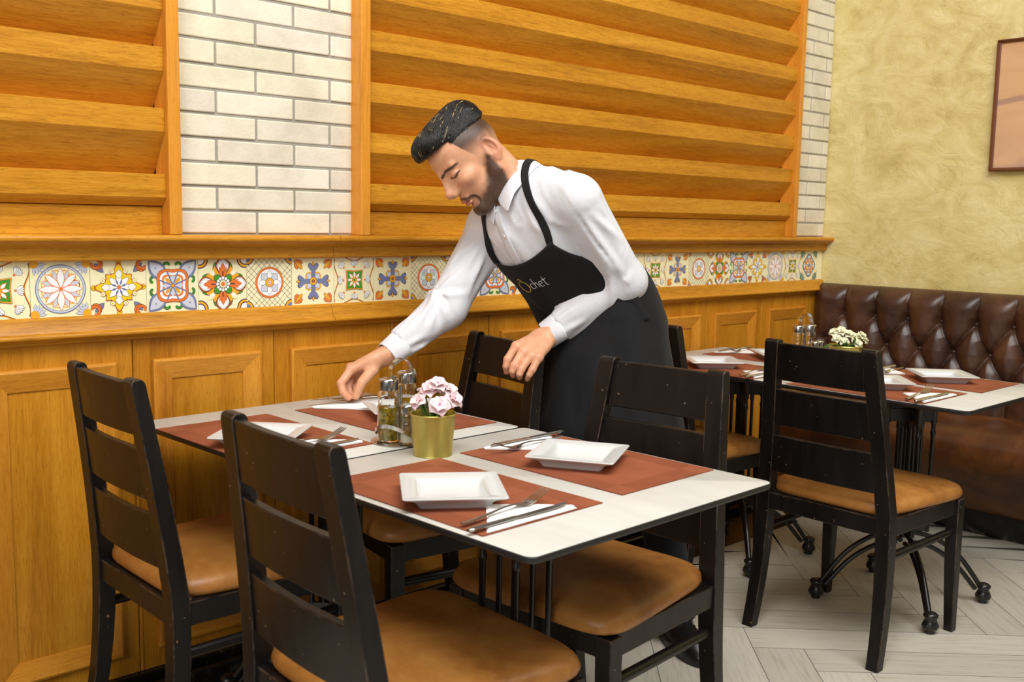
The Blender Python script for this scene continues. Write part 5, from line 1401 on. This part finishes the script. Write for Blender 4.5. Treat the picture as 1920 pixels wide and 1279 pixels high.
# knuckles a touch redder
for H in (LHAND, RHAND):
    for k in range(4):
        for key in ('mcp', 'pip', 'tip'): At['blush'] = np.maximum(At['blush'], np.exp(-(np.linalg.norm(P_all - H[key][k], axis=1) / 0.013) ** 2) * (0.9 if key == 'tip' else 0.55))
ME = mesh_of('person', P_all, np.concatenate(F_all), M['skin'], None, At)
tag(ME, 'bearded waiter in white shirt and black apron bending over the table to place a knife', 'person')
SH = mesh_of('shirt', sP, sF, M['shirt'], ME)

# finger nails
for H, toward in ((LHAND, None), (RHAND, None)):
    for k in range(5):
        a, b = (H['dip'][k], H['tip'][k]) if k < 4 else (H['th'][1], H['th'][2]); r = (0.0085, 0.0088, 0.0084, 0.0076, 0.0098)[k] * 0.80
        ax = (b - a) / np.linalg.norm(b - a); pc = sum(H['mcp']) / 4
        prox = H['pip'][k] if k < 4 else H['th'][0]
        n = np.cross(np.cross(ax, (a - prox)), ax) * -1
        if k < 4: n = (H['pip'][k] - H['mcp'][k]); n = np.cross(ax, np.cross(n, ax))
        else: n = camdir(0.1, 0.5, 0.8)
        n = n - ax * (n @ ax); n = n / (np.linalg.norm(n) + 1e-9); s_ = np.cross(n, ax); c = b - 0.001 * ax
        mb = MB(); rings = []
        for i in range(6):
            u = -0.0062 + 0.0132 * i / 5; w = r * 0.80 * (1 - 0.25 * abs(i - 2) / 3)
            rings.append([tuple(c + ax * u + s_ * w * t + n * (math.sqrt(max(r * r - (w * t) ** 2, 0)) + 0.0004 - 0.0012 * max(0, i - 3))) for t in (-1, -.5, 0, .5, 1)])
        vs = [p for q in rings for p in q]; mb.add(vs, [(i * 5 + j, i * 5 + j + 1, (i + 1) * 5 + j + 1, (i + 1) * 5 + j) for i in range(5) for j in range(4)])
        mb.build('finger_nail', M['nail'], ME, smooth='all')

# ---- hair: thick swept-up top with strands over a clipped side
def hair_sdf(p, ridged=True):
    y = np.abs(p[:, 1]); x, z = p[:, 0], p[:, 2]
    d = ell(p, (-0.002, 0, 0.066), (0.086, 0.068, 0.082))
    d = smin(d, ell(p, (0.052, 0, 0.096), (0.055, 0.056, 0.044)), 0.03)
    d = smin(d, ell(p, (0.078, 0.0, 0.112), (0.029, 0.050, 0.026)), 0.02)
    d = smin(d, ell(p, (-0.046, 0, 0.102), (0.038, 0.054, 0.042)), 0.03)
    # locks run from the brow back over the crown
    u = x * 0.9 + 0.25 * p[:, 1]; fl = np.stack([x * 14 + 1.2 * np.sin(z * 40), p[:, 1] * 70 + 8 * np.sin(x * 32), z * 22 + p[:, 1] * 22], 1)
    if not ridged: return d
    d = d - 0.0075 * (ridge(fl) - 0.5) - 0.0035 * (ridge(fl * V3(1.5, 2.3, 2)) - 0.5)
    lower = np.interp(x, [-0.10, -0.07, -0.02, 0.03, 0.06, 0.11], [0.078, 0.072, 0.078, 0.082, 0.090, 0.094]) + 0.010 * np.clip((y - 0.03) / 0.03, -1, 1) * 0
    d = smax(d, lower - z, 0.008)
    return d
hair_base = lambda p: hair_sdf(p, False)
gP, gF = snet(hair_sdf, (-0.11, -0.085, 0.05), (0.125, 0.085, 0.17), 0.0021, 1)
def hair_mat():
    t = NT('black_hair'); a = t.n('ShaderNodeAttribute', attribute_name='streak'); f = t.noise(t.co(), 55, 3, 0.6)
    c = t.mix(t.ramp(f, [(0.3, rgb(8, 7, 7)), (0.7, rgb(18, 15, 14))]), rgb(168, 140, 84), a.outputs['Fac'])
    return t.fin(c, 0.46, spec=0.45)
M['hair'] = hair_mat()
HAIR = mesh_of('hair', h2w(gP), gF, M['hair'], ME, {'streak': np.zeros(len(gP))})
def strands():
    r = random.Random(5); mb = MB(); st = []
    for k in range(2600):
        y0 = r.uniform(-0.066, 0.068); x0 = r.uniform(-0.065, 0.118); L = r.uniform(0.03, 0.07); r0 = r.random()
        P = []
        for i in range(9):
            t = i / 8; P.append((x0 - L * t, y0 * (1 - 0.10 * t) + 0.003 * math.sin(4 * t + k), (0.135 - 0.9 * abs(y0) if x0 < 0.085 else 0.098 + 0.02 * r0) + (0.018 * t if x0 < 0.06 else 0.035 * t)))
        P = onto(hair_base, np.array(P), 0.0022, 8)
        ok = P[:, 2].min() > 0.075 + 0.014 * (P[:, 0].max() > 0.05)
        if not ok: continue
        lift = np.array([0.0030 * math.sin(PI * min(1, i / 8 + 0.12)) * r.uniform(0.1, 1) for i in range(9)])
        P = P + grad(hair_base, P) * lift[:, None]
        n0 = len(mb.v); mb.tube([tuple(q) for q in h2w(P)], [0.0011 * math.sin(PI * (0.1 + 0.85 * i / 8)) + 0.0002 for i in range(9)], 5)
        s = 1.0 if (0.004 < y0 < 0.05 and r.random() < 0.028) else 0.0
        st += [s] * (len(mb.v) - n0)
    me = bpy.data.meshes.new('hair_strands'); me.from_pydata(mb.v, [], mb.f); me.update()
    at = me.attributes.new('streak', 'FLOAT', 'POINT'); at.data.foreach_set('value', np.array(st, f32))
    return link('hair_strands', me, M['hair'], HAIR, smooth='all')
strands()

# ---- collar, placket, cuffs and buttons of the shirt
NA = h2w([-0.030, 0, -0.050]) - NK; NA = NA / np.linalg.norm(NA)
NF = FT - NA * float(FT @ NA); NF /= np.linalg.norm(NF); NL = np.cross(NA, NF)
def collar():
    n = 72; rows = 9; base = NK - 0.004 * NA
    V = np.zeros((rows, n, 3)); gap = 0.10
    for j in range(n):
        ph = gap + (2 * PI - 2 * gap) * j / (n - 1); c, s = math.cos(ph), math.sin(ph)
        a = min(ph, 2 * PI - ph); front = max(0.0, 1 - a / 0.85)
        drop = 0.040 + 0.022 * front ** 1.2
        rx, ry = 0.062, 0.0615
        for i in range(rows):
            u = i / (rows - 1)
            top = base + NF * (rx * c + 0.004) + NL * (ry * s) + NA * (0.030 - 0.022 * max(0, c) ** 2)
            out = (NF * c + NL * s)
            if u < 0.25: p = top - NA * 0.022 * (1 - u / 0.25) + out * (-0.0025)
            else:
                w = (u - 0.25) / 0.75
                p = top + out * (0.006 * min(1, w * 3) + 0.020 * w) - NA * drop * w + (NF * 0.012 * front - NL * 0.026 * front * (1 if s < 0 else -1) * -1 * 0) * w
                if front > 0: p = p + (NL * (0.036 if s > 0 else -0.036)) * front * w ** 2
            V[i, j] = p
    for i in range(3, rows):
        P = V[i].astype(f32); d = shirt_sdf(P); lim = 0.0035
        g = grad(shirt_sdf, P); V[i] = P + g * np.maximum(lim - d, 0)[:, None]
    mb = MB(); F = []
    for i in range(rows - 1):
        for j in range(n - 1): F.append((i * n + j, i * n + j + 1, (i + 1) * n + j + 1, (i + 1) * n + j))
    mb.add([tuple(p) for p in V.reshape(-1, 3)], F); o = mb.build('collar', M['shirt'], SH, smooth='all')
    so = o.modifiers.new('thick', 'SOLIDIFY'); so.thickness = 0.0022; so.offset = 0
    sb = o.modifiers.new('sub', 'SUBSURF'); sb.levels = 1; sb.render_levels = 1
collar()
def strip(name, pts, width, mat, parent, f, off, thick=0.0016, side=None, n=26):
    P = np.array([tuple(q) for q in catmull(pts, max(2, n // (len(pts) - 1)))], f32); P = onto(f, P, off); N = len(P); rows = []
    g = grad(f, P)
    for i in range(N):
        t = P[min(i + 1, N - 1)] - P[max(i - 1, 0)]; t = t / (np.linalg.norm(t) + 1e-9); s_ = np.cross(g[i], t); s_ /= np.linalg.norm(s_) + 1e-9
        w = width if not hasattr(width, '__len__') else np.interp(i / (N - 1), np.linspace(0, 1, len(width)), width)
        rows.append(np.stack([P[i] + s_ * w * k for k in (-0.5, -0.25, 0, 0.25, 0.5)]))
    B_ = np.array(rows, f32)
    for _ in range(6): B_[1:-1] = 0.25 * B_[:-2] + 0.5 * B_[1:-1] + 0.25 * B_[2:]
    A = B_.reshape(-1, 3); d = f(A); A = A + grad(f, A) * np.maximum(off * 0.6 - d, 0)[:, None]
    B_ = A.reshape(-1, 5, 3)
    for _ in range(3): B_[1:-1] = 0.25 * B_[:-2] + 0.5 * B_[1:-1] + 0.25 * B_[2:]
    A = B_.reshape(-1, 3)
    mb = MB(); mb.add([tuple(q) for q in A], [(i * 5 + j, i * 5 + j + 1, (i + 1) * 5 + j + 1, (i + 1) * 5 + j) for i in range(N - 1) for j in range(4)])
    o = mb.build(name, mat, parent, smooth='all'); so = o.modifiers.new('thick', 'SOLIDIFY'); so.thickness = thick; so.offset = 0
    return o
strip('placket', [(-2.4235, -0.392, 1.272), (-2.411, -0.410, 1.240), (-2.402, -0.436, 1.180), (-2.379, -0.447, 1.125), (-2.34, -0.45, 1.08)], 0.030, M['shirt'], SH, shirt_sdf, 0.0022)
for q in ((-2.411, -0.410, 1.243), (-2.401, -0.437, 1.178), (-2.4245, -0.398, 1.270)):
    p = onto(shirt_sdf, np.array([q]), 0.0040)[0]; g = grad(shirt_sdf, p[None])[0]
    mb = MB(); mb.lathe([(0.0004, 0.0012), (.0035, .0014), (.0050, .0022), (.0056, .0012), (.0056, -.001)], 16, T(*p) @ Vector(g).to_track_quat('Z', 'Y').to_matrix().to_4x4()); mb.build('button', M['shirt_button'], SH, smooth='all')
def cuff(w, e, r0, r1, a0, a1, flare):
    ax = (e - w) / np.linalg.norm(e - w); s1 = np.cross(ax, V3(0, 0, 1)); s1 /= np.linalg.norm(s1); s2 = np.cross(ax, s1); rings = []
    for a, r in ((a0 + 0.004, r0 - 0.0045), (a0, r0 - 0.0022), (a0, r0), (a0 + 0.003, r0 + 0.0012), ((a0 + a1) / 2, (r0 + r1) / 2 + 0.001), (a1 - 0.003, r1 + 0.0012), (a1, r1 - 0.001), (a1 + 0.003, r1 - 0.006)):
        ring = []
        for k in range(40):
            ph = 2 * PI * k / 40; q = r * (1 + 0.035 * math.sin(2 * ph + 1) + flare * 0.05 * math.sin(3 * ph))
            ring.append(tuple(w + ax * (a + flare * 0.006 * math.cos(ph + 0.6)) + s1 * q * math.cos(ph) + s2 * q * 0.88 * math.sin(ph)))
        rings.append(ring)
    mb = MB(); mb.loft(rings, cap0=False, cap1=False); mb.build('cuff', M['shirt'], SH, smooth=True, angle=60)
cuff(LW, LE, 0.0440, 0.0475, 0.002, 0.054, 1.0); cuff(RW, RE, 0.0400, 0.0440, 0.006, 0.056, 0.6)

# ---- apron: flat bib with neck straps, gathered skirt, ties
def apron():
    us = np.linspace(0.352, 0.02, 40); nl = 34; V = np.zeros((len(us), nl, 3)); dmin = []
    for i, u in enumerate(us):
        lL = np.interp(u, [0.02, 0.08, 0.18, 0.275, 0.352], [-0.162, -0.150, -0.136, -0.132, -0.128])
        lR = np.interp(u, [0.02, 0.12, 0.20, 0.28, 0.352], [0.205, 0.196, 0.172, 0.138, 0.112])
        for j in range(nl):
            t = j / (nl - 1); l = lL + (lR - lL) * t; dip = 0.020 * (1 - (2 * t - 1) ** 2) * max(0, (u - 0.25) / 0.10)
            uu = u - dip
            fd = np.interp(uu, [0.0, 0.08, 0.18, 0.275, 0.35], [0.168, 0.140, 0.120, 0.116, 0.100]) - 0.055 * (abs(l) / 0.17) ** 3
            V[i, j] = tor(fd, l, uu)
    P = V.reshape(-1, 3).astype(f32)
    for _ in range(10):                                             # lay it on the shirt front where the shirt is fuller
        d = shirt_base(P); P = P + FT.astype(f32) * np.clip(0.009 - d, 0, 0.02)[:, None]
    q = (P - PV) @ TR; P = P + FT.astype(f32) * (0.0035 * (ridge(q * V3(2, 13, 5) + 4) - 0.5))[:, None]
    mb = MB(); mb.add([tuple(p) for p in P], [(i * nl + j, i * nl + j + 1, (i + 1) * nl + j + 1, (i + 1) * nl + j) for i in range(len(us) - 1) for j in range(nl - 1)])
    bib = mb.build('apron', M['apron'], ME, smooth='all'); so = bib.modifiers.new('thick', 'SOLIDIFY'); so.thickness = 0.0030; so.offset = 0
    tree = BVHTree.FromPolygons([Vector(p) for p in mb.v], mb.f)
    # skirt
    n, m = 110, 46; S = np.zeros((m, n, 3))
    for i in range(m):
        t = i / (m - 1)
        for j in range(n):
            ph = math.radians(-152 + 304 * j / (n - 1)); c, s = math.cos(ph), math.sin(ph)   # 0 = front (-x), + = his left (-y)
            top = tor(0.138 * c + 0.012, 0.178 * s + 0.006, 0.120 - 0.012 * c)
            zz = top[2] + (0.42 - top[2]) * t
            k = np.clip((zz - 0.42) / (0.94 - 0.42), 0, 1)
            cx = np.interp(zz, [0.42, 0.65, 0.90], [-2.118, -2.112, -2.090]); cy = np.interp(zz, [0.42, 0.65, 0.9], [-0.585, -0.562, -0.518])
            rx = np.interp(zz, [0.42, 0.65, 0.9], [0.182, 0.176, 0.158]); ry = np.interp(zz, [0.42, 0.65, 0.9], [0.250, 0.235, 0.200])
            fold = 0.010 * t * math.sin(6.0 * ph + 2.0 * t + 0.8) + 0.006 * t * math.sin(11 * ph + 1.3 + 1.5 * t)
            low = np.array([cx - (rx + fold) * c, cy - (ry + fold) * s, zz]); w = t * t * (3 - 2 * t) if t < 0.5 else 1.0
            w = min(1.0, t / 0.30); w = w * w * (3 - 2 * w)
            q = top * (1 - w) + low * w
            S[i, j] = q
    P = S.reshape(-1, 3).astype(f32); cen = np.array([-2.09, -0.53, 0]); out = P - cen; out[:, 2] = 0; out /= np.linalg.norm(out, axis=1, keepdims=True)
    P = P + out * (0.012 * (ridge(P * V3(7, 7, 4) + 9) - 0.55) + 0.005 * (ridge(P * V3(19, 19, 7)) - 0.5))[:, None] * np.clip((1.05 - P[:, 2:3]) / 0.2, 0, 1)
    mb2 = MB(); mb2.add([tuple(p) for p in P], [(i * n + j, i * n + j + 1, (i + 1) * n + j + 1, (i + 1) * n + j) for i in range(m - 1) for j in range(n - 1)])
    sk = mb2.build('apron_skirt', M['apron'], bib, smooth='all'); so = sk.modifiers.new('thick', 'SOLIDIFY'); so.thickness = 0.0035; so.offset = 0
    return bib, tree
BIB, TREE = apron()
def strap(pts): 
    P = [tuple(p) for p in pts]
    return strip('neck_strap', P, 0.021, M['apron'], BIB, shirt_sdf, 0.0055, thick=0.0022, n=40)
strap([tor(0.112, 0.104, 0.338), (-2.372, -0.552, 1.206), (-2.387, -0.534, 1.252), (-2.384, -0.490, 1.322), (-2.350, -0.455, 1.365), (-2.300, -0.425, 1.372)])
strap([tor(0.108, -0.121, 0.338), (-2.372, -0.337, 1.145), (-2.390, -0.346, 1.195), (-2.400, -0.352, 1.250), (-2.380, -0.355, 1.300), (-2.320, -0.385, 1.360)])
# embroidered lettering on the bib: a gold loop O with a small cap, then c h e t in white
def lettering():
    C0 = tor(0.2, -0.053, 0.256); C1 = tor(0.2, 0.050, 0.255)
    ex = np.array(C1 - C0); ex /= np.linalg.norm(ex); ey = np.cross(np.cross(FT, ex), FT); ey = np.cross(FT, ex) * -1
    if ey @ UT < 0: ey = -ey
    def stroke(mb, pts, w):
        P = catmull([(x, y, 0) for x, y in pts], 6) if len(pts) > 2 else [Vector((x, y, 0)) for x, y in pts]
        out = []
        for p in P:
            o_ = C0 + ex * p.x + ey * p.y; hit = TREE.ray_cast(Vector(o_), Vector(-FT))
            if hit[0] is not None: out.append(hit[0] + Vector(FT) * 0.0026)
        if len(out) > 1: mb.tube(out, [w * (0.55 + 0.45 * math.sin(PI * (i + 0.5) / len(out))) for i in range(len(out))], 6, flat=0.4, up=tuple(FT))
    g = MB(); R = 0.0205
    for k, (dr, w) in enumerate(((0.0, 0.0013), (0.0016, 0.0009))):
        stroke(g, [((R + dr) * math.cos(a) * 0.95 - 0.001, (R - dr * 0.5) * math.sin(a)) for a in [2.2 + 2 * PI * i / 16 * 0.985 for i in range(17)]], w)
    stroke(g, [(-0.013, 0.0235), (-0.005, 0.0295), (0.002, 0.0275), (0.009, 0.0245)], 0.0010)
    o1 = g.build('gold_letter', M['gold_thread'], BIB, smooth='all'); o1['label'] = 'gold embroidered letter O'
    h = MB(); x = 0.027
    stroke(h, [(x + .0125, .0035), (x + .008, .0072), (x + .002, .0045), (x, -.003), (x + .003, -.0105), (x + .009, -.011), (x + .013, -.008)], .0010)
    x = 0.0445
    stroke(h, [(x, .024), (x + .0002, .005), (x, -.0115)], .0010); stroke(h, [(x, -.002), (x + .004, .0055), (x + .0095, .006), (x + .0115, .000), (x + .0118, -.0115)], .0010)
    x = 0.0620
    stroke(h, [(x + .001, -.002), (x + .0115, .0005), (x + .010, .0062), (x + .005, .0075), (x + .0005, .003), (x, -.004), (x + .004, -.0105), (x + .0095, -.0105), (x + .0125, -.0075)], .0010)
    x = 0.0815
    stroke(h, [(x + .002, .020), (x + .002, .004), (x + .003, -.008), (x + .0085, -.0110)], .0010); stroke(h, [(x - .005, .0095), (x + .003, .0090), (x + .0105, .0115)], .0010)
    o2 = h.build('white_letters', M['white_thread'], BIB, smooth='all'); o2['label'] = 'white embroidered letters c h e t'
lettering()

# ---- trousers and shoes
def trouser_sdf(p):
    d = np.full(len(p), 9.0, f32)
    for h, a, k in ((LH, LF, V3(-2.015, -0.665, 0.50)), (RH, RF, V3(-2.205, -0.455, 0.50))):
        g = smin(rc(p, h, k, 0.092, 0.066), rc(p, k, a + V3(0.0, 0, 0.0), 0.066, 0.060), 0.04)
        g = g + 0.008 * (ridge(p * V3(9, 9, 16) + 5) - 0.55) * np.clip((0.55 - p[:, 2]) / 0.3, 0.3, 1)
        d = np.minimum(d, smax(g, (a[2] - 0.015) - p[:, 2], 0.004))
    d = smin(d, ell(p, PV + V3(0, 0, -0.01), (0.130, 0.160, 0.10)), 0.05)
    return smax(d, p[:, 2] - 0.985, 0.01)
tP, tF = snet(trouser_sdf, (-2.45, -0.90, 0.02), (-1.80, -0.30, 1.02), 0.008, 1)
mesh_of('trousers', tP, tF, M['trouser'], ME)
def shoe(a, dx, dy):
    n = math.hypot(dx, dy); fx = V3(dx / n, dy / n, 0); sx = V3(-dy / n, dx / n, 0); c = V3(a[0], a[1], 0); Rm = np.stack([fx, sx, V3(0, 0, 1)], 1).astype(f32)
    def f(p):
        q = (p - c) @ Rm
        d = rc(q, (-0.035, 0, 0.052), (0.135, 0.004, 0.030), 0.043, 0.037); d = smin(d, ell(q, (0.10, 0.004, 0.020), (0.095, 0.046, 0.045)), 0.02)
        d = smin(d, rc(q, (-0.01, 0, 0.06), (0.0, 0, 0.115), 0.045, 0.046), 0.03)
        sole = np.maximum(np.maximum(ell(q, (0.055, 0.003, 0.012), (0.148, 0.050, 0.09)), q[:, 2] - 0.026), -(q[:, 2] - 0.001))
        d = smax(d, 0.012 - q[:, 2], 0.004); d = smin(d, sole, 0.003)
        for k in range(4): d = np.minimum(d, rc(q, (0.052 + 0.020 * k, -0.022, 0.083 - 0.0095 * k), (0.058 + 0.020 * k, 0.026, 0.083 - 0.0095 * k), 0.0032, 0.0032))
        return d
    P, F = snet(f, c + V3(-0.28, -0.28, -0.008), c + V3(0.28, 0.28, 0.17), 0.0048, 1); mesh_of('shoe', P, F, M['shoe'], ME)
shoe(LF, -0.50, -0.87); shoe(RF, -1.0, 0.10)
